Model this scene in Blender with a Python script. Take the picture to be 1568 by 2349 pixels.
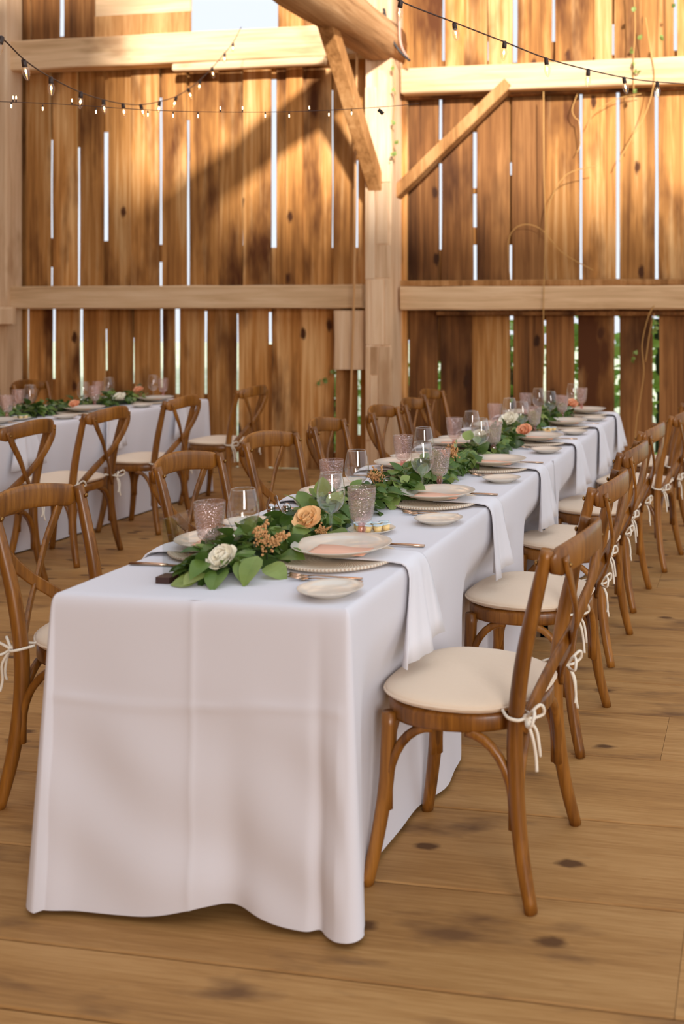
import bpy, bmesh, math, random
from mathutils import Vector, Matrix, Euler, noise as mnoise

for o in list(bpy.data.objects):
    bpy.data.objects.remove(o, do_unlink=True)
SC = bpy.context.scene
COL = SC.collection
RND = random.Random(7)
PI = math.pi

# ------------------------------------------------------------------ camera
# world: floor z = 0, the long tables run along +Y, the plank wall stands at Y = 9
CAM_H, FPX, PPX, PPY = 1.45, 2350.0, 1315.0, 722.0
YAW = math.atan((1730.0 - PPX) / FPX)
cd = bpy.data.cameras.new('camera')
cam = bpy.data.objects.new('camera', cd)
COL.objects.link(cam)
cam.location = (0, 0, CAM_H)
cam.rotation_euler = (PI / 2, 0, YAW)
cd.sensor_fit = 'VERTICAL'
cd.sensor_height = 36.0
cd.lens = FPX / 2349.0 * 36.0
cd.shift_x = (784.0 - PPX) / 2349.0
cd.shift_y = (PPY - 1174.5) / 2349.0
cd.clip_end = 300
cd.dof.use_dof = True
cd.dof.focus_distance = 3.6
cd.dof.aperture_fstop = 2.6
SC.camera = cam

# ------------------------------------------------------------------ light
SC.view_settings.view_transform = 'Standard'
SC.view_settings.look = 'None'
SC.view_settings.gamma = 1.0
SC.view_settings.use_curve_mapping = False
SC.view_settings.exposure = -0.38
SC.cycles.caustics_reflective = False
SC.cycles.caustics_refractive = False
SC.cycles.max_bounces = 8
SC.cycles.diffuse_bounces = 4
SC.cycles.adaptive_threshold = 0.035
SC.cycles.transparent_max_bounces = 24
SC.cycles.sample_clamp_indirect = 6.0

W = bpy.data.worlds.new('sky')
SC.world = W
W.use_nodes = True
wb = W.node_tree.nodes['Background']
wb.inputs[0].default_value = (0.88, 0.94, 1.03, 1)
wb.inputs[1].default_value = 1.35

sd = bpy.data.lights.new('sun', 'SUN')
sd.energy = 10.5
sd.angle = math.radians(2.6)
sd.color = (1.0, 0.94, 0.90)
sun = bpy.data.objects.new('sun', sd)
COL.objects.link(sun)
SUN = Vector((-0.43, 0.90, -0.275)).normalized()
sun.rotation_euler = SUN.to_track_quat('-Z', 'Y').to_euler()
sun.location = (6, -12, 9)

def area(name, loc, target, sx, sy, energy, color):
    d = bpy.data.lights.new(name, 'AREA')
    d.shape = 'RECTANGLE'; d.size = sx; d.size_y = sy
    d.energy = energy; d.color = color
    o = bpy.data.objects.new(name, d)
    COL.objects.link(o)
    o.location = loc
    o.rotation_euler = (Vector(target) - Vector(loc)).to_track_quat('-Z', 'Y').to_euler()
    return o
# daylight through the big barn doors behind and beside the photographer
area('door_daylight', (5.4, -8.6, 3.4), (-1.6, 5.5, 1.4), 5.5, 4.5, 1750, (1.0, 0.95, 0.93))

# ------------------------------------------------------------------ helpers
CY, SY = math.cos(YAW), math.sin(YAW)
def _ray(u, v):
    a, b = (u - PPX) / FPX, -(v - PPY) / FPX
    return Vector((CY * a - SY, SY * a + CY, b))
def at(u, v, Y=None, Z=None, X=None, D=None):
    """photograph pixel -> world point on a known plane (or at a known depth)"""
    r = _ray(u, v)
    t = Y / r.y if Y is not None else (Z - CAM_H) / r.z if Z is not None else X / r.x if X is not None else D
    p = r * t
    p.z += CAM_H
    return p
def xat(u, Y): return at(u, PPY, Y=Y).x
def zat(u, v, Y): return at(u, v, Y=Y).z

def tag(o, label=None, cat=None, group=None, kind=None):
    if label: o['label'] = label
    if cat: o['category'] = cat
    if group: o['group'] = group
    if kind: o['kind'] = kind
    return o
def link(name, me, mat=None, parent=None, smooth=True, loc=None):
    if mat is not None and not me.materials:
        me.materials.append(mat)
    if smooth:
        for p in me.polygons: p.use_smooth = True
    o = bpy.data.objects.new(name, me)
    COL.objects.link(o)
    if parent is not None: o.parent = parent
    if loc is not None: o.location = loc
    return o
def empty(name, loc=(0, 0, 0), rz=0.0):
    o = bpy.data.objects.new(name, None)
    o.empty_display_size = 0.05
    COL.objects.link(o)
    o.location = loc
    o.rotation_euler = (0, 0, rz)
    return o
def mesh(name, verts, faces):
    me = bpy.data.meshes.new(name)
    me.from_pydata([tuple(v) for v in verts], [], faces)
    me.update()
    return me
def copy_tree(src, parent=None):
    c = src.copy()
    COL.objects.link(c)
    if parent is not None:
        c.parent = parent
        c.matrix_parent_inverse = src.matrix_parent_inverse
    for ch in src.children:
        copy_tree(ch, c)
    return c

class MB:
    def __init__(s): s.v = []; s.f = []
    def add(s, vs, fs):
        n = len(s.v); s.v += [Vector(q) for q in vs]; s.f += [tuple(i + n for i in f) for f in fs]
    def box(s, lo, hi):
        x0, y0, z0 = lo; x1, y1, z1 = hi
        s.add([(x0,y0,z0),(x1,y0,z0),(x1,y1,z0),(x0,y1,z0),(x0,y0,z1),(x1,y0,z1),(x1,y1,z1),(x0,y1,z1)],
              [(0,3,2,1),(4,5,6,7),(0,1,5,4),(1,2,6,5),(2,3,7,6),(3,0,4,7)])
    def lathe(s, prof, n=24, c=(0, 0, 0), mod=None, close=False):
        c = Vector(c); vs = []
        for k, (r, z) in enumerate(prof):
            for i in range(n):
                a = 2 * PI * i / n
                rr = r * (mod(a, k, z) if mod else 1.0)
                vs.append(c + Vector((rr * math.cos(a), rr * math.sin(a), z)))
        fs = []
        m = len(prof)
        for k in range(m if close else m - 1):
            k2 = (k + 1) % m
            for i in range(n):
                j = (i + 1) % n
                fs.append((k * n + i, k * n + j, k2 * n + j, k2 * n + i))
        s.add(vs, fs)
    def sweep(s, path, prof, up=None, caps=True, closed=False, scale=None):
        """prof: list of 2-D (side, up) offsets; path: points; scale: per-point factor"""
        P = [Vector(p) for p in path]; n = len(P); m = len(prof)
        vs = []; side = None
        for i in range(n):
            if closed: t = P[(i + 1) % n] - P[i - 1]
            else: t = P[min(i + 1, n - 1)] - P[max(i - 1, 0)]
            t.normalize()
            if up is not None:
                uu = Vector(up[i]) if isinstance(up, list) else Vector(up)
                side = t.cross(uu)
                if side.length < 1e-5: side = t.orthogonal()
                side.normalize()
            elif side is None:
                side = t.cross(Vector((0, 0, 1)))
                if side.length < 1e-3: side = t.cross(Vector((0, 1, 0)))
                side.normalize()
            else:
                side = side - t * side.dot(t)
                side.normalize()
            u2 = side.cross(t)
            k = scale[i] if scale else 1.0
            ks, ku = k if isinstance(k, tuple) else (k, k)
            for (a, b) in prof: vs.append(P[i] + side * a * ks + u2 * b * ku)
        fs = []
        for i in range(n if closed else n - 1):
            i2 = (i + 1) % n
            for j in range(m):
                j2 = (j + 1) % m
                fs.append((i * m + j, i * m + j2, i2 * m + j2, i2 * m + j))
        if caps and not closed:
            fs.append(tuple(reversed(range(m))))
            fs.append(tuple((n - 1) * m + j for j in range(m)))
        s.add(vs, fs)
    def tube(s, path, r, n=8, scale=None, closed=False):
        s.sweep(path, [(r * math.cos(2 * PI * i / n), r * math.sin(2 * PI * i / n)) for i in range(n)], scale=scale, closed=closed)
    def ball(s, c, r, n=8, m=5, squash=(1, 1, 1)):
        c = Vector(c); vs = [c + Vector((0, 0, -r * squash[2]))]
        for k in range(1, m):
            b = -PI / 2 + PI * k / m
            for i in range(n):
                a = 2 * PI * i / n
                vs.append(c + Vector((r * squash[0] * math.cos(b) * math.cos(a), r * squash[1] * math.cos(b) * math.sin(a), r * squash[2] * math.sin(b))))
        vs.append(c + Vector((0, 0, r * squash[2])))
        fs = [(0, 1 + (i + 1) % n, 1 + i) for i in range(n)]
        for k in range(m - 2):
            for i in range(n):
                j = (i + 1) % n
                fs.append((1 + k * n + i, 1 + k * n + j, 1 + (k + 1) * n + j, 1 + (k + 1) * n + i))
        L = len(vs) - 1; q = 1 + (m - 2) * n
        fs += [(q + i, q + (i + 1) % n, L) for i in range(n)]
        s.add(vs, fs)
    def me(s, name): return mesh(name, s.v, s.f)
    def build(s, name, mat, parent=None, smooth=True, loc=None): return link(name, s.me(name), mat, parent, smooth, loc)

def spline(pts, n=6):
    """Catmull-Rom through points"""
    P = [Vector(p) for p in pts]; out = []
    for i in range(len(P) - 1):
        a, b, c, d = P[max(i - 1, 0)], P[i], P[i + 1], P[min(i + 2, len(P) - 1)]
        for k in range(n):
            t = k / n
            out.append(0.5 * ((2 * b) + (c - a) * t + (2 * a - 5 * b + 4 * c - d) * t * t + (3 * b - a - 3 * c + d) * t ** 3))
    out.append(P[-1])
    return out
RECT = lambda w, h, b=0.25: [(w*(1-b), -h), (w, -h*(1-b)), (w, h*(1-b)), (w*(1-b), h), (-w*(1-b), h), (-w, h*(1-b)), (-w, -h*(1-b)), (-w*(1-b), -h)]

def timber(name, lo, hi, mat, parent=None, rough=0.006, seg=0.35, bev=0.012, seed=0, build=True):
    """a hewn beam: box with chamfered, slightly wandering edges; long axis found by itself"""
    lo, hi = Vector(lo), Vector(hi)
    d = hi - lo
    ax = max(range(3), key=lambda i: d[i])
    a1, a2 = [i for i in range(3) if i != ax]
    n = max(2, int(d[ax] / seg) + 1)
    w1, w2 = d[a1] / 2, d[a2] / 2
    c1, c2 = (lo[a1] + hi[a1]) / 2, (lo[a2] + hi[a2]) / 2
    b = min(bev, w1 * 0.45, w2 * 0.45)
    ring = [(w1-b,-w2),(w1,-w2+b),(w1,w2-b),(w1-b,w2),(-w1+b,w2),(-w1,w2-b),(-w1,-w2+b),(-w1+b,-w2)]
    vs = []; fs = []
    r = random.Random(seed + 11)
    for i in range(n + 1):
        t = lo[ax] + d[ax] * i / n
        for j, (p, q) in enumerate(ring):
            k1 = r.uniform(-rough, rough); k2 = r.uniform(-rough, rough)
            v = [0, 0, 0]; v[ax] = t; v[a1] = c1 + p + k1 * 0.6; v[a2] = c2 + q + k2 * 0.6
            vs.append(v)
    m = 8
    for i in range(n):
        for j in range(m):
            fs.append((i*m+j, i*m+(j+1) % m, (i+1)*m+(j+1) % m, (i+1)*m+j))
    fs.append(tuple(reversed(range(m)))); fs.append(tuple(n*m+j for j in range(m)))
    me = mesh(name, vs, fs)
    bm = bmesh.new(); bm.from_mesh(me); bmesh.ops.recalc_face_normals(bm, faces=bm.faces); bm.to_mesh(me); bm.free()
    return link(name, me, mat, parent, smooth=False) if build else me

def beam_between(name, a, b, w, h, mat, parent=None, up=(0, 0, 1)):
    a, b = Vector(a), Vector(b)
    m = MB()
    n = 6
    r = random.Random(int(a.x * 100))
    pts = [a.lerp(b, i / n) + Vector((r.uniform(-.003, .003), 0, r.uniform(-.003, .003))) for i in range(n + 1)]
    m.sweep(pts, RECT(w / 2, h / 2, 0.12), up=up)
    return m.build(name, mat, parent, smooth=False)

# ------------------------------------------------------------------ materials
def srgb(r, g, b):
    f = lambda c: (c / 255 / 12.92) if c / 255 <= 0.04045 else ((c / 255 + 0.055) / 1.055) ** 2.4
    return (f(r), f(g), f(b), 1)
def newmat(name):
    m = bpy.data.materials.new(name); m.use_nodes = True
    nt = m.node_tree; b = nt.nodes['Principled BSDF']
    return m, nt, b
def N(nt, t, **kw):
    n = nt.nodes.new(t)
    for k, v in kw.items(): setattr(n, k, v)
    return n
def ramp(nt, fac, stops):
    r = N(nt, 'ShaderNodeValToRGB'); e = r.color_ramp.elements
    e[0].position, e[0].color = stops[0]; e[1].position, e[1].color = stops[-1]
    for p, c in stops[1:-1]:
        x = e.new(p); x.color = c
    nt.links.new(fac, r.inputs[0]); return r.outputs[0]
def mix(nt, fac, a, b, mode='MIX'):
    m = N(nt, 'ShaderNodeMix', data_type='RGBA', blend_type=mode)
    for s, v in ((m.inputs[0], fac), (m.inputs[6], a), (m.inputs[7], b)):
        if hasattr(v, 'links'): nt.links.new(v, s)
        else: s.default_value = v
    return m.outputs[2]

def plain(name, col, rough=0.5, metal=0.0, spec=0.5, bump=None, vary=None, sheen=0.0):
    m, nt, b = newmat(name)
    b.inputs['Base Color'].default_value = col
    b.inputs['Roughness'].default_value = rough
    b.inputs['Metallic'].default_value = metal
    b.inputs['Specular IOR Level'].default_value = spec
    if sheen: b.inputs['Sheen Weight'].default_value = sheen
    tc = N(nt, 'ShaderNodeTexCoord')
    if vary:
        n = N(nt, 'ShaderNodeTexNoise'); n.inputs['Scale'].default_value = vary[0]; n.inputs['Detail'].default_value = 3
        nt.links.new(tc.outputs['Object'], n.inputs['Vector'])
        c = ramp(nt, n.outputs[0], [(0.3, vary[1]), (0.7, col)])
        nt.links.new(c, b.inputs['Base Color'])
    if bump:
        n = N(nt, 'ShaderNodeTexNoise'); n.inputs['Scale'].default_value = bump[0]; n.inputs['Detail'].default_value = 2
        nt.links.new(tc.outputs['Object'], n.inputs['Vector'])
        bp = N(nt, 'ShaderNodeBump'); bp.inputs['Strength'].default_value = bump[1]; bp.inputs['Distance'].default_value = 0.01
        nt.links.new(n.outputs[0], bp.inputs['Height']); nt.links.new(bp.outputs[0], b.inputs['Normal'])
    return m

def wood(name, dark, mid, light, axis=2, fine=40.0, stretch=0.035, coords='world', rough=0.6, stain=None, stain_scale=1.2, stain_lo=0.52,
         knots=None, per_object=0.35, bump=0.25, coat=0.0, spec=0.4, stain_stretch=None, n2scale=0.17, plane='xz'):
    m, nt, b = newmat(name)
    L = nt.links.new
    if coords == 'world': src = N(nt, 'ShaderNodeNewGeometry').outputs['Position']
    else: src = N(nt, 'ShaderNodeTexCoord').outputs['Object']
    oi = N(nt, 'ShaderNodeObjectInfo')
    off = N(nt, 'ShaderNodeVectorMath', operation='SCALE'); off.inputs[0].default_value = (31.7, 17.3, 23.9)
    L(oi.outputs['Random'], off.inputs['Scale'])
    add = N(nt, 'ShaderNodeVectorMath', operation='ADD'); L(src, add.inputs[0]); L(off.outputs[0], add.inputs[1])
    def mapped(sc):
        mp = N(nt, 'ShaderNodeVectorMath', operation='MULTIPLY'); L(add.outputs[0], mp.inputs[0]); mp.inputs[1].default_value = sc
        return mp.outputs[0]
    s = [1.0, 1.0, 1.0]; s[axis] = stretch
    n1 = N(nt, 'ShaderNodeTexNoise'); n1.inputs['Scale'].default_value = fine; n1.inputs['Detail'].default_value = 5; n1.inputs['Roughness'].default_value = 0.62
    n1.inputs['Distortion'].default_value = 0.6
    L(mapped(tuple(s)), n1.inputs['Vector'])
    s2 = [1.0, 1.0, 1.0]; s2[axis] = 0.12
    n2 = N(nt, 'ShaderNodeTexNoise'); n2.inputs['Scale'].default_value = fine * n2scale; n2.inputs['Detail'].default_value = 3
    L(mapped(tuple(s2)), n2.inputs['Vector'])
    mm = N(nt, 'ShaderNodeMath', operation='ADD'); L(n1.outputs[0], mm.inputs[0]); L(n2.outputs[0], mm.inputs[1])
    hf = N(nt, 'ShaderNodeMath', operation='MULTIPLY'); L(mm.outputs[0], hf.inputs[0]); hf.inputs[1].default_value = 0.5
    c = ramp(nt, hf.outputs[0], [(0.36, dark), (0.5, mid), (0.63, light)])
    if per_object:
        hs = N(nt, 'ShaderNodeMapRange'); L(oi.outputs['Random'], hs.inputs[0]); hs.inputs[3].default_value = 1 - per_object; hs.inputs[4].default_value = 1 + per_object * 0.55
        cc = N(nt, 'ShaderNodeVectorMath', operation='SCALE'); L(c, cc.inputs[0]); L(hs.outputs[0], cc.inputs['Scale']); c = cc.outputs[0]
    if stain is not None:
        n3 = N(nt, 'ShaderNodeTexNoise'); n3.inputs['Scale'].default_value = stain_scale; n3.inputs['Detail'].default_value = 4; n3.inputs['Roughness'].default_value = 0.55
        s3 = [1.0, 1.0, 1.0]; s3[axis] = stain_stretch or 0.4
        L(mapped(tuple(s3)), n3.inputs['Vector'])
        f = ramp(nt, n3.outputs[0], [(stain_lo, (0, 0, 0, 1)), (stain_lo + 0.17, (1, 1, 1, 1))])
        c = mix(nt, f, c, stain)
    if knots:
        kcol, kscale, ksize, kdens = knots
        v = N(nt, 'ShaderNodeTexVoronoi'); v.feature = 'F1'; v.inputs['Scale'].default_value = kscale
        s4 = [1.0, 1.0, 1.0]; s4[axis] = 0.5
        sp = N(nt, 'ShaderNodeSeparateXYZ'); L(mapped(tuple(s4)), sp.inputs[0]); cb = N(nt, 'ShaderNodeCombineXYZ')
        L(sp.outputs[0], cb.inputs[0]); L(sp.outputs[1 if plane == 'xy' else 2], cb.inputs[1])
        v.voronoi_dimensions = '2D'; L(cb.outputs[0], v.inputs['Vector'])
        nz = N(nt, 'ShaderNodeTexNoise'); nz.inputs['Scale'].default_value = kscale * 7
        L(mapped(tuple(s4)), nz.inputs['Vector'])
        dd = N(nt, 'ShaderNodeMath', operation='MULTIPLY_ADD'); L(nz.outputs[0], dd.inputs[0]); dd.inputs[1].default_value = ksize * 1.2; L(v.outputs['Distance'], dd.inputs[2])
        sub = N(nt, 'ShaderNodeMath', operation='SUBTRACT'); L(dd.outputs[0], sub.inputs[0]); sub.inputs[1].default_value = ksize * 0.6
        # only some cells carry a knot
        sep = N(nt, 'ShaderNodeSeparateColor'); L(v.outputs['Color'], sep.inputs[0])
        gt = N(nt, 'ShaderNodeMath', operation='GREATER_THAN'); L(sep.outputs[0], gt.inputs[0]); gt.inputs[1].default_value = kdens
        pen = N(nt, 'ShaderNodeMath', operation='ADD'); L(sub.outputs[0], pen.inputs[0]); L(gt.outputs[0], pen.inputs[1])
        f = ramp(nt, pen.outputs[0], [(ksize * 0.5, (1, 1, 1, 1)), (ksize, (0, 0, 0, 1))])
        c = mix(nt, f, c, kcol)
    L(c, b.inputs['Base Color'])
    b.inputs['Roughness'].default_value = rough
    b.inputs['Specular IOR Level'].default_value = spec
    if coat:
        b.inputs['Coat Weight'].default_value = coat; b.inputs['Coat Roughness'].default_value = 0.25
    bp = N(nt, 'ShaderNodeBump'); bp.inputs['Strength'].default_value = bump; bp.inputs['Distance'].default_value = 0.004
    L(n1.outputs[0], bp.inputs['Height']); L(bp.outputs[0], b.inputs['Normal'])
    return m

def clear(name, tint, gloss=0.6, rough=0.02, ior=1.5, body=None, bump=None):
    """thin clear glass: see-through sheet that mirrors by Fresnel; body = share of translucent colour"""
    m = bpy.data.materials.new(name); m.use_nodes = True
    nt = m.node_tree; L = nt.links.new
    nt.nodes.remove(nt.nodes['Principled BSDF']); out = nt.nodes['Material Output']
    tr = N(nt, 'ShaderNodeBsdfTransparent'); tr.inputs[0].default_value = tint
    gl = N(nt, 'ShaderNodeBsdfGlossy'); gl.inputs['Color'].default_value = (1, 1, 1, 1); gl.inputs['Roughness'].default_value = rough
    lw = N(nt, 'ShaderNodeLayerWeight'); lw.inputs[0].default_value = 0.5
    pw = N(nt, 'ShaderNodeMath', operation='POWER'); L(lw.outputs['Facing'], pw.inputs[0]); pw.inputs[1].default_value = 3.2
    fr = N(nt, 'ShaderNodeMath', operation='MULTIPLY_ADD'); L(pw.outputs[0], fr.inputs[0]); fr.inputs[1].default_value = gloss; fr.inputs[2].default_value = 0.07
    mx = N(nt, 'ShaderNodeMixShader'); L(fr.outputs[0], mx.inputs[0])
    base = tr.outputs[0]
    if body:
        df = N(nt, 'ShaderNodeBsdfTranslucent'); df.inputs[0].default_value = body[1]
        d2 = N(nt, 'ShaderNodeBsdfDiffuse'); d2.inputs[0].default_value = body[1]
        ad = N(nt, 'ShaderNodeMixShader'); ad.inputs[0].default_value = 0.5; L(df.outputs[0], ad.inputs[1]); L(d2.outputs[0], ad.inputs[2])
        mb = N(nt, 'ShaderNodeMixShader'); mb.inputs[0].default_value = body[0]; L(tr.outputs[0], mb.inputs[1]); L(ad.outputs[0], mb.inputs[2]); base = mb.outputs[0]
    L(base, mx.inputs[1]); L(gl.outputs[0], mx.inputs[2]); L(mx.outputs[0], out.inputs[0])
    if bump:
        tc = N(nt, 'ShaderNodeTexCoord'); v = N(nt, 'ShaderNodeTexVoronoi'); v.inputs['Scale'].default_value = bump[0]
        L(tc.outputs['Object'], v.inputs['Vector'])
        bp = N(nt, 'ShaderNodeBump'); bp.inputs['Strength'].default_value = bump[1]; bp.inputs['Distance'].default_value = 0.004
        L(v.outputs['Distance'], bp.inputs['Height']); L(bp.outputs[0], gl.inputs['Normal']); L(bp.outputs[0], lw.inputs['Normal'])
    return m

def emit(name, col, s):
    m = bpy.data.materials.new(name); m.use_nodes = True
    nt = m.node_tree; nt.nodes.remove(nt.nodes['Principled BSDF'])
    e = N(nt, 'ShaderNodeEmission'); e.inputs[0].default_value = col; e.inputs[1].default_value = s
    nt.links.new(e.outputs[0], nt.nodes['Material Output'].inputs[0]); return m

M = {}
M['plank'] = wood('barn plank wood', srgb(130, 83, 38), srgb(191, 133, 70), srgb(224, 178, 120), axis=2, fine=26, stretch=0.03, stain=srgb(86, 47, 18), stain_scale=2.6, stain_lo=0.485,
                  stain_stretch=0.3, knots=(srgb(78, 44, 20), 3.6, 0.13, 0.2), per_object=0.28, rough=0.75, bump=0.35, spec=0.25)
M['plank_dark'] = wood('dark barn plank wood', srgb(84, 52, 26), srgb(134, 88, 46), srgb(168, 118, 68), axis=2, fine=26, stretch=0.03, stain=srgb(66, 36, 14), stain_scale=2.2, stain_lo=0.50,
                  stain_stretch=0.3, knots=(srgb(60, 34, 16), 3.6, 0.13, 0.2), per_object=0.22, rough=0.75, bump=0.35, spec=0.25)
M['beam_x'] = wood('hewn beam wood, lying', srgb(194, 156, 112), srgb(222, 186, 142), srgb(236, 204, 164), axis=0, fine=22, stretch=0.05, stain=srgb(140, 96, 54), stain_scale=2.0, stain_lo=0.58, per_object=0.12, rough=0.75, bump=0.4, spec=0.25)
M['beam_z'] = wood('hewn post wood, standing', srgb(196, 156, 116), srgb(224, 188, 148), srgb(238, 208, 172), axis=2, fine=18, stretch=0.06, stain=srgb(160, 116, 72), stain_scale=2.0, stain_lo=0.6, per_object=0.10, rough=0.75, bump=0.4, spec=0.25)
M['beam_y'] = wood('old round beam wood', srgb(120, 84, 52), srgb(178, 136, 92), srgb(206, 166, 122), axis=1, fine=20, stretch=0.06, stain=srgb(58, 34, 16), stain_scale=2.4, stain_lo=0.55, per_object=0.05, rough=0.8, bump=0.5, spec=0.2)
M['brace'] = wood('brace wood', srgb(134, 90, 46), srgb(176, 126, 74), srgb(200, 152, 98), axis=2, fine=22, stretch=0.1, per_object=0.1, rough=0.75, bump=0.35, spec=0.25)
M['floor'] = wood('worn floorboard', srgb(150, 107, 60), srgb(172, 127, 74), srgb(188, 144, 90), axis=0, fine=110, stretch=0.05, stain=srgb(116, 82, 50), stain_scale=9.0, stain_lo=0.55,
                  stain_stretch=0.30, knots=(srgb(98, 66, 36), 5.0, 0.12, 0.42), plane='xy', per_object=0.07, rough=0.6, bump=0.12, spec=0.25, n2scale=0.06)
M['subfloor'] = plain('dusty gap under the boards', srgb(150, 104, 54), 0.9)
M['chair'] = wood('honey brown bentwood', srgb(94, 54, 14), srgb(132, 82, 26), srgb(162, 106, 40), axis=2, fine=60, stretch=0.06, coords='object', per_object=0.10, rough=0.36, bump=0.06, coat=0.12, spec=0.45)
M['cushion'] = plain('ivory seat pad cotton', srgb(230, 208, 182), 0.9, bump=(60, 0.12), sheen=0.2, spec=0.15)
M['tie'] = plain('ivory cotton tie', srgb(232, 222, 204), 0.9, spec=0.1)
M['cloth'] = plain('white table linen', srgb(221, 219, 224), 0.85, bump=(9, 0.06), sheen=0.15, spec=0.15)
M['napkin'] = plain('white napkin linen', srgb(228, 227, 232), 0.85, bump=(14, 0.12), sheen=0.15, spec=0.15)
M['screw'] = plain('brass screw', srgb(150, 112, 62), 0.35, 1.0)
M['china'] = plain('cream white china', srgb(222, 214, 200), 0.12, spec=0.6)
M['card'] = plain('peach paper card', srgb(240, 186, 158), 0.7)
M['charger'] = None
M['steel'] = plain('copper tinted cutlery', srgb(206, 176, 150), 0.25, 1.0)
M['steel2'] = plain('polished steel', srgb(205, 200, 198), 0.18, 1.0)
M['glass'] = clear('clear glass', (0.96, 0.965, 0.96, 1), gloss=0.95, body=(0.03, srgb(245, 245, 245)))
M['pink'] = clear('pink pressed glass', (0.985, 0.935, 0.92, 1), ior=1.55, rough=0.08, gloss=0.8, body=(0.06, srgb(240, 204, 198)), bump=(150, 0.9))
M['pinkbase'] = clear('pink pressed glass foot', (0.94, 0.72, 0.70, 1), ior=1.55, rough=0.05, body=(0.14, srgb(234, 160, 152)))
M['acrylic'] = clear('clear acrylic', (0.97, 0.98, 0.98, 1), ior=1.45)
M['block'] = plain('dark walnut block', srgb(62, 38, 30), 0.5)
M['cream'] = plain('butter cup plastic', srgb(246, 214, 150), 0.4)
M['foil'] = plain('printed foil lid', srgb(236, 240, 240), 0.3, vary=(70, srgb(170, 210, 226)))
M['bulbglass'] = clear('amber bulb glass', (1.0, 0.93, 0.84, 1), ior=1.5)
M['fil'] = emit('glowing filament', (1.0, 0.62, 0.28, 1), 30)
M['mini'] = emit('glowing mini bulb', (1.0, 0.72, 0.40, 1), 9)
M['wire'] = plain('brown string light wire', srgb(66, 42, 30), 0.6)
M['socket'] = plain('brown bulb socket', srgb(54, 36, 28), 0.5)
M['black'] = plain('black cable', srgb(36, 32, 30), 0.5)
M['conduit'] = plain('pinkish grey conduit', srgb(190, 150, 130), 0.5)
M['rope'] = plain('pale hemp rope', srgb(196, 148, 96), 0.9, bump=(90, 0.4))
M['vine'] = plain('dry vine stem', srgb(196, 150, 84), 0.8)
M['vineleaf'] = plain('small vine leaf', srgb(122, 140, 66), 0.6)
M['sunlit_grass'] = plain('sunlit pale grass outside', srgb(236, 238, 214), 0.9, vary=(2.0, srgb(200, 212, 160)))  # paleness stands in for sunshine on the grass
M['bush'] = None

def leafmat(name, c1, c2):
    m, nt, b = newmat(name); L = nt.links.new
    oi = N(nt, 'ShaderNodeObjectInfo')
    geo = N(nt, 'ShaderNodeNewGeometry')
    n = N(nt, 'ShaderNodeTexNoise'); n.inputs['Scale'].default_value = 18
    L(geo.outputs['Position'], n.inputs['Vector'])
    ad = N(nt, 'ShaderNodeMath', operation='ADD'); L(n.outputs[0], ad.inputs[0]); L(geo.outputs['Random Per Island'], ad.inputs[1])
    a2 = N(nt, 'ShaderNodeMath', operation='ADD'); L(ad.outputs[0], a2.inputs[0]); L(oi.outputs['Random'], a2.inputs[1])
    md = N(nt, 'ShaderNodeMath', operation='PINGPONG'); L(a2.outputs[0], md.inputs[0]); md.inputs[1].default_value = 1.0
    L(ramp(nt, md.outputs[0], [(0.0, c1), (1.0, c2)]), b.inputs['Base Color'])
    b.inputs['Roughness'].default_value = 0.42
    tl = N(nt, 'ShaderNodeBsdfTranslucent'); tl.inputs[0].default_value = c2
    mx = N(nt, 'ShaderNodeMixShader'); mx.inputs[0].default_value = 0.22
    L(b.outputs[0], mx.inputs[1]); L(tl.outputs[0], mx.inputs[2]); L(mx.outputs[0], nt.nodes['Material Output'].inputs[0])
    return m
M['leaf_dark'] = leafmat('deep green salal leaf', srgb(44, 70, 24), srgb(88, 118, 48))
M['leaf_mid'] = leafmat('fresh green leaf', srgb(88, 118, 44), srgb(150, 168, 92))
M['leaf_pale'] = leafmat('pale eucalyptus leaf', srgb(128, 148, 112), srgb(176, 192, 140))
M['leaf_lime'] = leafmat('pale lime green leaf', srgb(132, 152, 70), srgb(176, 188, 112))
M['bush'] = leafmat('shrub leaf outside', srgb(96, 150, 44), srgb(170, 206, 96))
M['stem'] = plain('dark green stems', srgb(34, 52, 20), 0.7)
M['fern'] = plain('fine fern sprigs', srgb(70, 92, 48), 0.7)
M['white_petal'] = plain('cream white petals', srgb(250, 244, 226), 0.7)
M['peach_petal'] = plain('peach petals', srgb(248, 208, 152), 0.7)
M['coral_petal'] = plain('coral peach petals', srgb(246, 186, 146), 0.7)
M['astilbe'] = plain('tan florets', srgb(206, 154, 100), 0.8)

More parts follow.
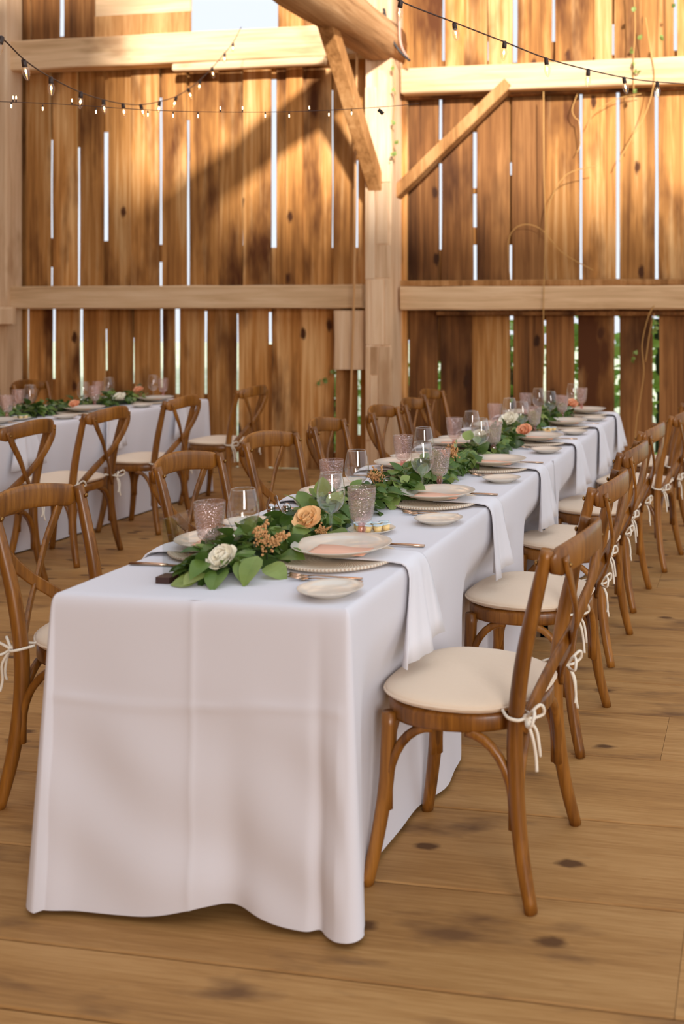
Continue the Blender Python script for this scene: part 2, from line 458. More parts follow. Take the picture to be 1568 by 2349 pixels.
def charger_mat():
    m, nt, b = newmat('woven pale rattan'); L = nt.links.new
    tc = N(nt, 'ShaderNodeTexCoord')
    sx = N(nt, 'ShaderNodeSeparateXYZ'); L(tc.outputs['Object'], sx.inputs[0])
    an = N(nt, 'ShaderNodeMath', operation='ARCTAN2'); L(sx.outputs[1], an.inputs[0]); L(sx.outputs[0], an.inputs[1])
    ln = N(nt, 'ShaderNodeVectorMath', operation='LENGTH'); L(tc.outputs['Object'], ln.inputs[0])
    sw = N(nt, 'ShaderNodeMath', operation='MULTIPLY_ADD'); L(ln.outputs['Value'], sw.inputs[0]); sw.inputs[1].default_value = 260.0
    k = N(nt, 'ShaderNodeMath', operation='MULTIPLY'); L(an.outputs[0], k.inputs[0]); k.inputs[1].default_value = 100.0
    L(k.outputs[0], sw.inputs[2])
    si = N(nt, 'ShaderNodeMath', operation='SINE'); L(sw.outputs[0], si.inputs[0])
    rr = N(nt, 'ShaderNodeMath', operation='MULTIPLY'); L(ln.outputs['Value'], rr.inputs[0]); rr.inputs[1].default_value = 560.0
    s2 = N(nt, 'ShaderNodeMath', operation='SINE'); L(rr.outputs[0], s2.inputs[0])
    s2m = N(nt, 'ShaderNodeMath', operation='MULTIPLY'); L(s2.outputs[0], s2m.inputs[0]); s2m.inputs[1].default_value = 0.45
    ad = N(nt, 'ShaderNodeMath', operation='ADD'); L(si.outputs[0], ad.inputs[0]); L(s2m.outputs[0], ad.inputs[1])
    mr = N(nt, 'ShaderNodeMapRange'); L(ad.outputs[0], mr.inputs[0]); mr.inputs[1].default_value = -1.6; mr.inputs[2].default_value = 1.4
    L(ramp(nt, mr.outputs[0], [(0.0, srgb(190, 158, 128)), (0.45, srgb(226, 208, 184)), (1.0, srgb(240, 228, 208))]), b.inputs['Base Color'])
    bp = N(nt, 'ShaderNodeBump'); bp.inputs['Strength'].default_value = 0.7; bp.inputs['Distance'].default_value = 0.003
    L(mr.outputs[0], bp.inputs['Height']); L(bp.outputs[0], b.inputs['Normal'])
    b.inputs['Roughness'].default_value = 0.7
    return m
M['charger'] = charger_mat()

# ================================================================== SETTING
WY = 9.05            # inner face of the plank wall
# ---- floor: boards run along X
floor = empty('floor', (-3.5, 3.0, 0))
tag(floor, 'worn wide plank barn floor', kind='structure')
seams = [-3.2, -2.75, -2.3, -1.9, -1.5, -1.1, -0.7, -0.28, 0.12, 0.52, 0.92, 1.22, 1.56, 1.905, 2.115, 2.497, 2.904, 3.331, 3.70, 4.02, 4.33, 4.72, 5.06, 5.43, 5.80, 6.16, 6.55, 6.9, 7.3, 7.66, 8.05, 8.42, 8.8, 9.06]
fr = random.Random(5)
for i in range(len(seams) - 1):
    y0, y1 = seams[i], seams[i + 1]
    cuts = [-8.6, fr.uniform(-6.5, -4.5), fr.uniform(-2.2, 0.6), 4.2]
    if abs(y0 - 2.115) < 1e-6: cuts = [-8.6, -4.9, -0.163, 4.2]
    if abs(y0 - 1.905) < 1e-6: cuts = [-8.6, -5.4, 4.2]
    for j in range(len(cuts) - 1):
        g = 0.0022
        me = timber('plank', (cuts[j] + .0006, y0 + g, -0.04), (cuts[j + 1] - .0006, y1 - g, 0.0), M['floor'], rough=0.0007, seg=0.8, bev=0.004, seed=i * 7 + j, build=False)
        link('plank', me, M['floor'], floor, smooth=False).matrix_parent_inverse = Matrix.Translation(floor.location).inverted()
sub = MB(); sub.box((-8.6, -3.2, -0.08), (4.2, 9.06, -0.041))
sub.build('subfloor', M['subfloor'], floor, smooth=False).matrix_parent_inverse = Matrix.Translation(floor.location).inverted()

# ---- ground outside
g = MB(); g.box((-60, 9.4, -0.6), (40, 60, -0.3))
tag(g.build('ground', M['sunlit_grass'], None, smooth=False), 'bright grass outside behind the plank wall', kind='structure')

# ---- plank wall
wall = empty('wall_back', (-4, WY, 0))
tag(wall, 'old vertical plank barn wall with daylight between the boards', kind='structure')
def wchild(o):
    o.matrix_parent_inverse = Matrix.Translation(wall.location).inverted(); return o
wr = random.Random(21)
def plank(x0, x1, z0, z1, mat, dy, jl=0.0, jr=0.0):
    """one board with wandering long edges"""
    n = max(3, int((z1 - z0) / 0.22)); vs = []; fs = []
    y0, y1 = WY + dy, WY + dy + 0.024
    ph = wr.uniform(0, 100)
    for i in range(n + 1):
        z = z0 + (z1 - z0) * i / n
        a = x0 + jl * mnoise.noise((ph, z * 1.7, 0)); b = x1 + jr * mnoise.noise((ph + 9, z * 1.7, 0))
        c = 0.003
        vs += [(a + c, y0, z), (b - c, y0, z), (b, y0 + c, z), (b, y1, z), (a, y1, z), (a, y0 + c, z)]
    for i in range(n):
        for j in range(6):
            fs.append((i*6+j, i*6+(j+1) % 6, (i+1)*6+(j+1) % 6, (i+1)*6+j))
    fs.append((5, 4, 3, 2, 1, 0)); fs.append(tuple(n*6+j for j in range(6)))
    return wchild(link('plank', mesh('plank', vs, fs), mat, wall, smooth=False))
def row(gaps, u0, u1, z0, z1, mats, vb, name='batten'):
    """gaps: (pixel x, pixel width, lit intervals in pixel y); boards fill between them"""
    xs = [(xat(u0, WY), 0.0)]
    for (u, w, lit) in gaps:
        x = xat(u, WY); hw = w * 0.0040 / 2
        if not lit: hw = 0.0004
        xs.append((x, hw))
    xs.append((xat(u1, WY), 0.0))
    for i in range(len(xs) - 1):
        a, b = xs[i][0] + xs[i][1], xs[i + 1][0] - xs[i + 1][1]
        closedl, closedr = xs[i][1] < 0.001, xs[i + 1][1] < 0.001
        m = mats(0.5 * (a + b), i)
        plank(a - (0.012 if closedl else 0), b + (0.012 if closedr else 0), z0, z1, m, 0.0 if i % 2 else 0.026 if (closedl or closedr) else 0.004,
              0.0 if closedl else 0.006, 0.0 if closedr else 0.006)
    for (u, w, lit) in gaps:                    # boards nailed outside that shut parts of a gap
        if not lit: continue
        x = xat(u, WY); top, bot = zat(u, vb[0], WY), zat(u, vb[1], WY)
        segs = []; cur = z1
        for (v0, v1) in lit:
            za, zb = zat(u, v0, WY), zat(u, v1, WY)
            if cur - za > 0.03: segs.append((za, cur))
            cur = zb
        if cur - z0 > 0.03: segs.append((z0, cur))
        for (a, b) in segs:
            mb = MB(); hw = w * 0.002 + 0.03
            mb.box((x - hw, WY + 0.056, a), (x + hw, WY + 0.078, b))
            wchild(mb.build('batten', M['plank'], wall, smooth=False))
pl = lambda x, i: M['plank']
rt = lambda x, i: M['plank'] if x > xat(1246, WY) else M['plank_dark']  # left boards darker in themselves, with some beam shade painted into the tone
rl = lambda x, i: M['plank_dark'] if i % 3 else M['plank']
ZM, ZT = 1.62, 3.98
row([(-190, 7, [(200, 600)]), (-128, 7, [(300, 655)]), (-66, 6, [(220, 500)]), (-3, 4, []), (57, 5, [(398, 424), (540, 655)]), (117, 7, [(318, 545), (612, 655)]), (179, 9, [(335, 655)]), (240, 9, [(300, 552)]), (302, 3, []), (367, 9, [(220, 560), (600, 655)]), (430, 9, [(272, 655)]),
     (497, 3, []), (554, 6, [(430, 562)]), (625, 11, [(178, 567)]), (658, 2, []), (690, 2, []), (760, 8, [(203, 567)]), (815, 8, [(365, 567)])], -260, 846, ZM, ZT, pl, (150, 655))
row([(-190, 7, [(705, 900)]), (-128, 8, [(705, 900)]), (-66, 8, [(705, 900)]), (-3, 4, []), (61, 10, [(700, 880)]), (122, 10, [(700, 870)]), (185, 11, [(700, 950)]), (242, 6, [(755, 850)]), (305, 6, [(775, 880)]), (369, 7, [(700, 890)]), (405, 14, [(700, 905)]), (470, 8, [(714, 905)]),
     (543, 7, [(720, 1062)]), (617, 6, [(716, 790)]), (690, 2, []), (767, 6, [(850, 1040)]), (822, 8, [(850, 1000)])], -260, 846, 0.0, ZM, pl, (700, 1075))
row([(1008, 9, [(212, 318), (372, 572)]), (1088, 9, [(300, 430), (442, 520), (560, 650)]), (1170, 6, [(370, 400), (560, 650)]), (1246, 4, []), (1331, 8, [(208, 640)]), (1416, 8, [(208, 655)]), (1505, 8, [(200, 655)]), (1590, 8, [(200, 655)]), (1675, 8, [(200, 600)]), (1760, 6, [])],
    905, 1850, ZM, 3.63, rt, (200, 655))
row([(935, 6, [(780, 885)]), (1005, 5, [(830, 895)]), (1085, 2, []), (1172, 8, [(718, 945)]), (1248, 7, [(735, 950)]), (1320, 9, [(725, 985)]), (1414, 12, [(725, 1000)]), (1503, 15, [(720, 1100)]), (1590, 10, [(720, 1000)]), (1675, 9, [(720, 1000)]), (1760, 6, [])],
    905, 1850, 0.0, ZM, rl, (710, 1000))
row([(1015, 10, [(-120, 136)]), (1060, 3, []), (1117, 4, [(90, 136)]), (1180, 11, [(-160, 140)]), (1268, 8, [(-60, 92)]), (1360, 3, []), (1405, 6, [(50, 122)]), (1470, 3, []), (1548, 8, [(-100, 112)]), (1650, 8, [(-100, 112)]), (1760, 6, [])],
    905, 1850, 3.63, 6.4, pl, (-200, 135))
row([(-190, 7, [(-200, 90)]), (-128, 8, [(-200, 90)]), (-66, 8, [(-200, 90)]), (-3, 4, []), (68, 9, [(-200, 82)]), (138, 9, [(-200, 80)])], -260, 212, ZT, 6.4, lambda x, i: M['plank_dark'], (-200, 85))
# above the left beam: short horizontal panel, open square window, boards beside it
xa, xb = xat(216, WY), xat(435, WY)
for k in range(9):
    z0 = 4.13 + 0.24 * k
    mb = MB(); mb.box((xa + 0.005, WY + 0.01 * (k % 2), z0), (xb, WY + 0.03 + 0.01 * (k % 2), z0 + 0.236))
    wchild(mb.build('panel_board', M['beam_x'] if k % 2 else M['brace'], wall, smooth=False))
xc, xd = xat(637, WY), xat(846, WY)
row([(700, 3, []), (787, 6, [(-200, 25)])], 637, 846, ZT, 6.4, pl, (-200, 75))
mb = MB(); mb.box((xb, WY, 5.35), (xc, WY + 0.03, 6.4)); wchild(mb.build('window_header', M['plank'], wall, smooth=False))

# ---- timber frame (beams, posts, braces)
ti = [0]
def trim(o, label):
    ti[0] += 1
    o.name = 'trim_%d' % ti[0]
    return tag(o, label, kind='structure')
def hbeam(u0, u1, v0, v1, yf, yb, mat, label, seed):
    um = (u0 + u1) / 2
    z1, z0 = zat(um, v0, yf), zat(um, v1, yf)
    return trim(timber('beam', (xat(u0, yf), yf, z0), (xat(u1, yf), yb, z1), mat, seed=seed), label)
hbeam(-260, 838, 80, 149, 8.86, 9.04, M['beam_x'], 'thick upper tie beam left of the post', 1)
hbeam(395, 742, 137, 155, 8.83, 8.90, M['beam_x'], 'thin batten under the upper left beam', 2)
hbeam(-60, 830, 655, 708, 8.86, 9.04, M['beam_x'], 'waist height beam left of the post', 3)
hbeam(917, 1850, 655, 710, 8.86, 9.04, M['beam_x'], 'waist height beam right of the post', 4)
hbeam(917, 1850, 640, 656, 8.95, 9.04, M['brace'], 'ledge board on the right waist beam', 5)
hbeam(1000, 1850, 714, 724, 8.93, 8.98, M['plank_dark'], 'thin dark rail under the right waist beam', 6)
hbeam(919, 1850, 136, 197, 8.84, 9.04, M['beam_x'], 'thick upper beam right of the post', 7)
hbeam(919, 1850, 197, 210, 8.96, 9.04, M['plank_dark'], 'thin ledger, shade put into its dark wood, under the upper right beam', 8)  # dark wood stands in for the shadow strip below the beam
# main post with its patched face
PY = 8.70
px0, px1 = xat(835, PY), xat(897, PY)
post = empty('post', (0.5 * (px0 + px1), PY + 0.15, 0))
trim(post, 'massive hewn post between the two wall bays')
def pchild(o):
    o.parent = post; o.matrix_parent_inverse = Matrix.Translation(post.location).inverted(); return o
pchild(timber('post_core', (px0 + 0.004, PY + 0.012, 0), (px1 - 0.004, PY + 0.32, 6.2), M['beam_z'], seed=9))
patches = [(835, 866, 430, 640), (866, 905, 420, 560), (836, 852, 640, 790), (853, 893, 640, 792), (836, 850, 796, 1010), (851, 873, 796, 860), (875, 912, 796, 1100), (851, 874, 862, 1100), (866, 914, 562, 638), (835, 870, 200, 428), (872, 912, 160, 418), (894, 914, 640, 792)]
for k, (a, b, c, d) in enumerate(patches):
    a, b = 836 + (a - 835) * .755, 836 + (b - 835) * .755
    um = (a + b) / 2
    pchild(timber('patch', (xat(a, PY) + .002, PY + 0.002 * (k % 3), zat(um, d, PY) + .004), (xat(b, PY) - .002, PY + 0.02, zat(um, c, PY)), M['beam_z'], seed=40 + k, rough=0.002, bev=0.004))
trim(timber('strip', (xat(918, 8.98), 8.98, 0.3), (xat(932, 8.98), 9.04, 3.5), M['plank'], seed=31), 'narrow board standing in the corner right of the post')
trim(timber('board', (xat(770, 9.0), 8.98, 0.0), (xat(792, 9.0), 9.03, 0.97), M['brace'], seed=33), 'short upright board under the blocking left of the post')
pL = at(767, 712, Y=8.82); pR = at(832, 848, Y=8.82)
trim(timber('block', (pL.x, 8.80, pR.z), (pR.x, 9.0, pL.z), M['beam_z'], seed=12), 'square wooden block wedged under the waist beam left of the post')
trim(timber('post', (xat(-70, 8.8), 8.8, 0), (xat(14, 8.8), 9.03, 6.2), M['beam_z'], seed=13), 'pale post at the left edge of the wall')
bL = at(0, 705, Y=8.76); bR = at(30, 745, Y=8.76)
trim(timber('bracket', (bL.x - 0.2, 8.74, bR.z), (bR.x, 8.8, bL.z), M['beam_z'], seed=14), 'small timber bracket at the left edge under the waist beam')
# round tie beam coming towards the camera, and its two braces
tz = zat(860, 95, 8.8)
tx = 0.5 * (px0 + px1) - 0.0
mb = MB()
pts = []; sc = []
rr = random.Random(3)
for i in range(29):
    y = 8.98 - i * 0.32
    pts.append((tx + rr.uniform(-.012, .012), y, tz + rr.uniform(-.01, .01) - 0.012 * i * 0.3)); sc.append((1.0 + rr.uniform(-.03, .03), 1.0 + rr.uniform(-.04, .04)))
mb.sweep(pts, [(0.185 * math.copysign(abs(math.cos(a)) ** 0.7, math.cos(a)), 0.185 * math.copysign(abs(math.sin(a)) ** 0.7, math.sin(a))) for a in [2 * PI * k / 14 for k in range(14)]], scale=sc)
trim(mb.build('tie_beam', M['beam_y'], None, smooth=True), 'dark round log tie beam running from the post top into the room')
trim(beam_between('brace', (tx - 0.03, 8.76, 2.58), (tx - 0.03, 7.62, 3.82), 0.12, 0.13, M['brace'], up=(1, 0, 0)), 'knee brace from the post up to the round tie beam')
a, b = at(900, 452, Y=8.9), at(1168, 192, Y=8.9)
trim(beam_between('brace', a, b, 0.10, 0.125, M['brace'], up=(0, 1, 0)), 'diagonal brace between post and upper right beam')
trim(beam_between('brace', at(800, -60, Y=8.85), at(850, 70, Y=8.85), 0.10, 0.11, M['brace'], up=(0, 1, 0)), 'upper brace above the round tie beam beside the post')

# ---- the barn's other walls (behind and beside the photographer): rear height set to cut the low sun, gable and outer wall added to block it
trim(timber('wall', (-8.8, -3.6, 0.0), (1.0, -3.4, 6.50), M['plank'], seed=50), 'plank wall behind the photographer')
ti[0] -= 1; bpy.data.objects['trim_%d' % (ti[0] + 1)].name = 'wall_rear'
trim(timber('wall', (-8.8, -3.6, 6.50), (-0.1, -3.4, 8.4), M['plank'], seed=53), 'unseen plank gable added to keep sun off the left bay')  # added on top of the rear wall to shade the left bay
ti[0] -= 1; bpy.data.objects['trim_%d' % (ti[0] + 1)].name = 'wall_gable_sunblock'
trim(timber('wall', (-8.8, -3.6, 0.0), (-8.6, 9.2, 6.0), M['plank'], seed=51), 'plank side wall of the barn on the left')
ti[0] -= 1; bpy.data.objects['trim_%d' % (ti[0] + 1)].name = 'wall_left'
trim(timber('sunblock', (0.6, -9.2, 0.0), (17.0, -9.0, 7.95), M['plank'], seed=52), 'unseen added shed wall outside the open barn door')  # unseen wall added to stop sun entering through the open door
ti[0] -= 1; bpy.data.objects['trim_%d' % (ti[0] + 1)].name = 'wall_outer_sunblock'

# ---- greenery outside, seen through the gaps on the right
br = random.Random(77)
def leaf_mesh(name, L, Wd, fold=0.25, curl=0.3, seg=5, tip=1.0):
    vs = []; fs = []
    for i in range(seg + 1):
        t = i / seg
        w = Wd * 0.5 * (math.sin(PI * min(1, t ** 0.75)) ** 0.8) if 0 < t < 1 else 0.0
        z = -curl * L * (t - 0.35) ** 2
        y = L * t
        vs += [(-w, y, z + fold * w), (0, y, z), (w, y, z + fold * w)]
    for i in range(seg):
        a = i * 3
        fs += [(a, a + 1, a + 4, a + 3), (a + 1, a + 2, a + 5, a + 4)]
    return mesh(name, vs, fs)
def scatter(mb, me, mat4):
    mb.add([mat4 @ v.co for v in me.vertices], [tuple(p.vertices) for p in me.polygons])
shrub_leaf = leaf_mesh('shrub_leaf', 0.16, 0.10)
for k, (u, Y, h, w) in enumerate([(985, 10.6, 1.2, 0.7), (1165, 10.3, 1.7, 0.8), (1340, 10.4, 1.75, 0.8), (1505, 10.2, 1.9, 0.9), (1690, 10.5, 1.9, 0.9), (770, 10.8, 0.9, 0.5)]):
    c = at(u, PPY, Y=Y)
    root = empty('shrub', (c.x, Y, -0.3))
    tag(root, ['green shrub outside behind the gap beside the post', 'green shrub outside behind the third right bay gap', 'green shrub outside behind the middle gaps of the right bay', 'tall green shrub outside behind the wide right bay gaps',
               'green shrub outside beyond the right edge of the picture', 'low green shrub outside left of the post'][k], 'shrub', 'shrubs outside the barn wall')
    mb = MB(); mb.tube([(0, 0, 0), (0.03, 0.02, h * 0.5), (0, 0, h * 0.9)], 0.03, 6)
    mb.build('stem', M['stem'], root)
    mb = MB()
    for i in range(260):
        p = Vector((max(-.34, min(.34, br.gauss(0, .2))), br.gauss(0, 0.25), 0.12 + abs(br.random()) * h))
        scatter(mb, shrub_leaf, Matrix.Translation(p) @ Euler((br.uniform(-1, 1), br.uniform(-1, 1), br.uniform(0, 6.3))).to_matrix().to_4x4() @ Matrix.Scale(br.uniform(.6, 1.2), 4))
    tag(mb.build('foliage', M['bush'], root, smooth=False), kind='stuff')

# ================================================================== CHAIRS
def seat_outline(k=1.0, n=40):
    pts = []
    for i in range(n):
        a = 2 * PI * i / n
        c, s_ = math.cos(a), math.sin(a)
        e = 0.78
        x = 0.212 * math.copysign(abs(c) ** e, c); y = 0.212 * math.copysign(abs(s_) ** e, s_)
        if y < 0: x *= 1 - 0.16 * (-y / 0.212) ** 1.5
        pts.append((x * k, y * k))
    return pts
def stack(mb, rows, cap_lo=True, cap_hi=True):
    """rows: list of (outline, z) with equal counts"""
    n = len(rows[0][0]); base = len(mb.v)
    vs = []
    for o, z in rows:
        for p in o: vs.append((p[0], p[1], p[2] if len(p) > 2 else z))
    fs = []
    for k in range(len(rows) - 1):
        for i in range(n):
            j = (i + 1) % n
            fs.append((k*n+i, k*n+j, (k+1)*n+j, (k+1)*n+i))
    if cap_lo: fs.append(tuple(reversed(range(n))))
    if cap_hi: fs.append(tuple((len(rows)-1)*n+i for i in range(n)))
    mb.add(vs, fs)

def make_chair():
    root = empty('cross_back_chair')
    W_ = M['chair']
    prof = lambda s: spline([(s*.224, -.226, 0), (s*.208, -.196, .14), (s*.196, -.178, .30), (s*.193, -.176, .44), (s*.196, -.196, .60), (s*.202, -.232, .76), (s*.207, -.262, .878)], 4)
    for s in (-1, 1):
        p = prof(s); mb = MB()
        sc = [0.9 + 0.25 * math.sin(PI * min(1, i / len(p) * 1.1)) for i in range(len(p))]
        mb.tube(p, 0.0185, 12, scale=sc)
        mb.build('leg', W_, root)
        m2 = MB(); m2.ball((s*.204, -.232, .845), 0.0075, 8, 5, (1, .7, 1)); m2.build('screw', M['screw'], root)
    fl = lambda s: spline([(s*.202, .216, 0), (s*.186, .194, .12), (s*.172, .176, .26), (s*.166, .170, .43)], 4)
    for s in (-1, 1):
        p = fl(s); mb = MB()
        mb.tube(p, 0.0200, 12, scale=[0.86 + 0.22 * i / len(p) for i in range(len(p))])
        mb.build('leg', W_, root)
    # seat frame
    mb = MB()
    o = seat_outline
    stack(mb, [(o(.93), .408), (o(.985), .412), (o(1.0), .420), (o(1.0), .446), (o(.985), .454), (o(.93), .457)])
    seat = mb.build('seat', W_, root)
    # cushion
    mb = MB(); n = 40
    def dome(k, z, amp):
        out = []
        for i, (x, y) in enumerate(o(k)): out.append((x, y + 0.004, z + amp * 0.004 * math.sin(3 * (2 * PI * i / n)) ))
        return out
    rows = [(dome(.93, .458, 0), 0), (dome(1.0, .462, 1), 0), (dome(1.035, .470, 1), 0), (dome(1.035, .478, 1), 0), (dome(1.0, .484, 1), 0), (dome(.9, .488, .6), 0), (dome(.7, .490, .3), 0), (dome(.4, .491, 0), 0), (dome(.12, .4915, 0), 0)]
    stack(mb, rows)
    cu = mb.build('seat_cushion', M['cushion'], root)
    mb = MB(); mb.tube([(p[0] * 1.005, p[1] * 1.005, p[2]) for p in dome(1.035, .474, 1)], 0.0034, 6, closed=True)
    mb.build('piping', M['cushion'], cu)
    tr_ = random.Random(4)
    for s in (-1, 1):                               # cotton ties knotted round the rear posts
        mb = MB(); r = 0.0042
        K = Vector((s*.20, -.205, .462))
        mb.tube(spline([(s*.165, -.150, .470), (s*.168, -.185, .470), (s*.180, -.206, .465), K], 4), r, 6)
        mb.tube(spline([(s*.185, -.140, .470), (s*.222, -.165, .468), (s*.224, -.192, .464), K], 4), r, 6)
        mb.ball(K, 0.010, 8, 6)
        mb.tube(spline([K, K + Vector((s*.03, -.03, .03)), K + Vector((s*.05, -.03, .005)), K + Vector((s*.03, -.012, -.008)), K], 4), r, 6)
        mb.tube(spline([K, K + Vector((-s*.02, -.03, .028)), K + Vector((-s*.04, -.035, .0)), K + Vector((-s*.02, -.015, -.006)), K], 4), r, 6)
        mb.tube(spline([K, K + Vector((s*.012, -.02, -.04)), K + Vector((s*.002, -.026, -.09)), K + Vector((s*.008, -.03, -.125))], 4), r, 6)
        mb.tube(spline([K, K + Vector((-s*.012, -.022, -.03)), K + Vector((-s*.014, -.03, -.075)), K + Vector((-s*.022, -.03, -.10))], 4), r, 6)
        mb.build('tie', M['tie'], cu)
    # bowed top rail
    mb = MB(); pts = []; sc = []; n = 18
    for i in range(n + 1):
        t = -1 + 2 * i / n
        pts.append((t * .214, -.272 - .058 * (1 - abs(t) ** 2.2), .842 + .026 * (1 - t * t)))
        e = min(1.0, (1 - abs(t)) / 0.10)
        h = (0.60 + 0.40 * math.sqrt(max(0.0, 1 - (1 - e) ** 2))) * (1.0 + 0.1 * (1 - t * t))
        sc.append((1.0, h))
    mb.sweep(pts, [(.0105 * math.copysign(abs(math.cos(a)) ** .6, math.cos(a)), .036 * math.copysign(abs(math.sin(a)) ** .75, math.sin(a))) for a in [2 * PI * k / 14 for k in range(14)]], up=(0, 0, 1), scale=sc)
    mb.build('top_rail', W_, root)
    # crossed bars
    for s in (-1, 1):
        e = 0.006 * s
        p = spline([(s*.176, -.300, .860), (s*.158, -.306, .80), (s*.10, -.300 + e, .71), (s*.03, -.276 + e, .63), (-s*.05, -.245 + e, .56), (-s*.13, -.212, .49), (-s*.190, -.192, .425)], 4)
        mb = MB()
        mb.sweep(p, RECT(.0165, .0055, .3), up=(0, -1, .35), scale=[1.0 + 0.25 * abs(1 - 2 * i / (len(p) - 1)) for i in range(len(p))])
        mb.build('cross_bar', W_, root)
        m2 = MB(); m2.ball((s*.176, -.311, .838), 0.006, 8, 5); m2.build('screw', M['screw'], root)
    # arched braces under the seat
    def arch(a, b, zlo=.235):
        a, b = Vector(a), Vector(b); d = b - a; L = d.length; d.normalize(); pts = []
        for k in range(9):
            q = (k / 8) * PI / 2
            pts.append(Vector((a.x, a.y, 0)) + d * (0.012 + 0.125 * (1 - math.cos(q))) + Vector((0, 0, zlo + (0.408 - zlo) * math.sin(q))))
        mb = MB(); mb.tube([pts[0] - Vector((0, 0, .05))] + pts, 0.0125, 8); mb.build('brace', W_, root)
    F = lambda s: (s*.174, .182); B = lambda s: (s*.199, -.183)
    v3 = lambda p: (p[0], p[1], 0)
    for s in (-1, 1):
        arch(v3(F(s)), v3(F(-s))); arch(v3(F(s)), v3(B(s))); arch(v3(B(s)), v3(F(s))); arch(v3(B(s)), v3(B(-s)))
    return root
proto = make_chair()
ORD = ['nearest', 'second', 'third', 'fourth', 'fifth', 'sixth', 'seventh']
chairs = []
# face: direction the sitter looks (degrees, 90 = -X side seats look towards -X)
def chair_at(x, y, face, label, group):
    o = proto if not chairs else copy_tree(proto)
    o.location = (x, y, 0)
    o.rotation_euler = (0, 0, math.radians(face))
    tag(o, label, 'chair', group)
    chairs.append(o); return o
for k, (x, y, d) in enumerate([(-.742, 2.665, 86), (-.775, 3.545, 87), (-.795, 4.415, 87), (-.79, 5.20, 86), (-.69, 6.02, 82), (-.70, 6.85, 86)]):
    chair_at(x, y, d, ['large cross-back chair in front with cushion tie hanging, beside the near tablecloth',
        'second cross-back chair from the front on the aisle side of the long table', 'third cross-back chair from the front on the aisle side of the long table',
        'fourth cross-back chair from the front on the aisle side of the long table', 'fifth cross-back chair on the aisle side, angled out at the right picture edge',
        'last cross-back chair on the aisle side, near the wall by the right edge'][k], 'chairs on the aisle side of the long table')
for k, (x, y, d) in enumerate([(-1.965, 2.90, -88), (-1.93, 3.70, -93), (-1.95, 4.42, -96), (-1.955, 5.12, -88), (-1.93, 5.88, -90), (-1.92, 6.42, -90), (-2.06, 7.22, -91)]):
    chair_at(x, y, d, ['large cross-back chair cut by the left picture edge beside the near tablecloth corner',
        'cross-back chair behind the nearest pink goblet on the far long side of the front table', 'cross-back chair behind the salt shakers on the far long side of the front table',
        'cross-back chair standing in front of the square block by the post', 'cross-back chair standing in front of the big post', 'cross-back chair just right of the big post, overlapping another behind it',
        'farthest cross-back chair on the far long side of the front table, near the wall'][k], 'chairs on the far long side of the front table')
for k, (x, y, d) in enumerate([(-4.00, 4.74, 93), (-4.06, 5.50, 93), (-4.10, 6.38, 93), (-4.10, 7.38, 90)]):
    chair_at(x, y, d, ['cross-back chair of the rear table, cut by the left picture edge', 'cross-back chair with dangling tie bow, middle of the rear table row',
        'cross-back chair of the rear table right beside the corner of its tablecloth', 'cross-back chair against the plank wall past the end of the rear table'][k], 'chairs on the near side of the rear table')
for k, (x, y, d) in enumerate([(-5.73, 7.10, -88), (-5.70, 7.66, -88)]):
    chair_at(x, y, d, ['chair behind the rear table, only a corner of its back showing at the left edge', 'chair behind the rear table with its top rail showing above the glasses'][k], 'chairs behind the rear table')

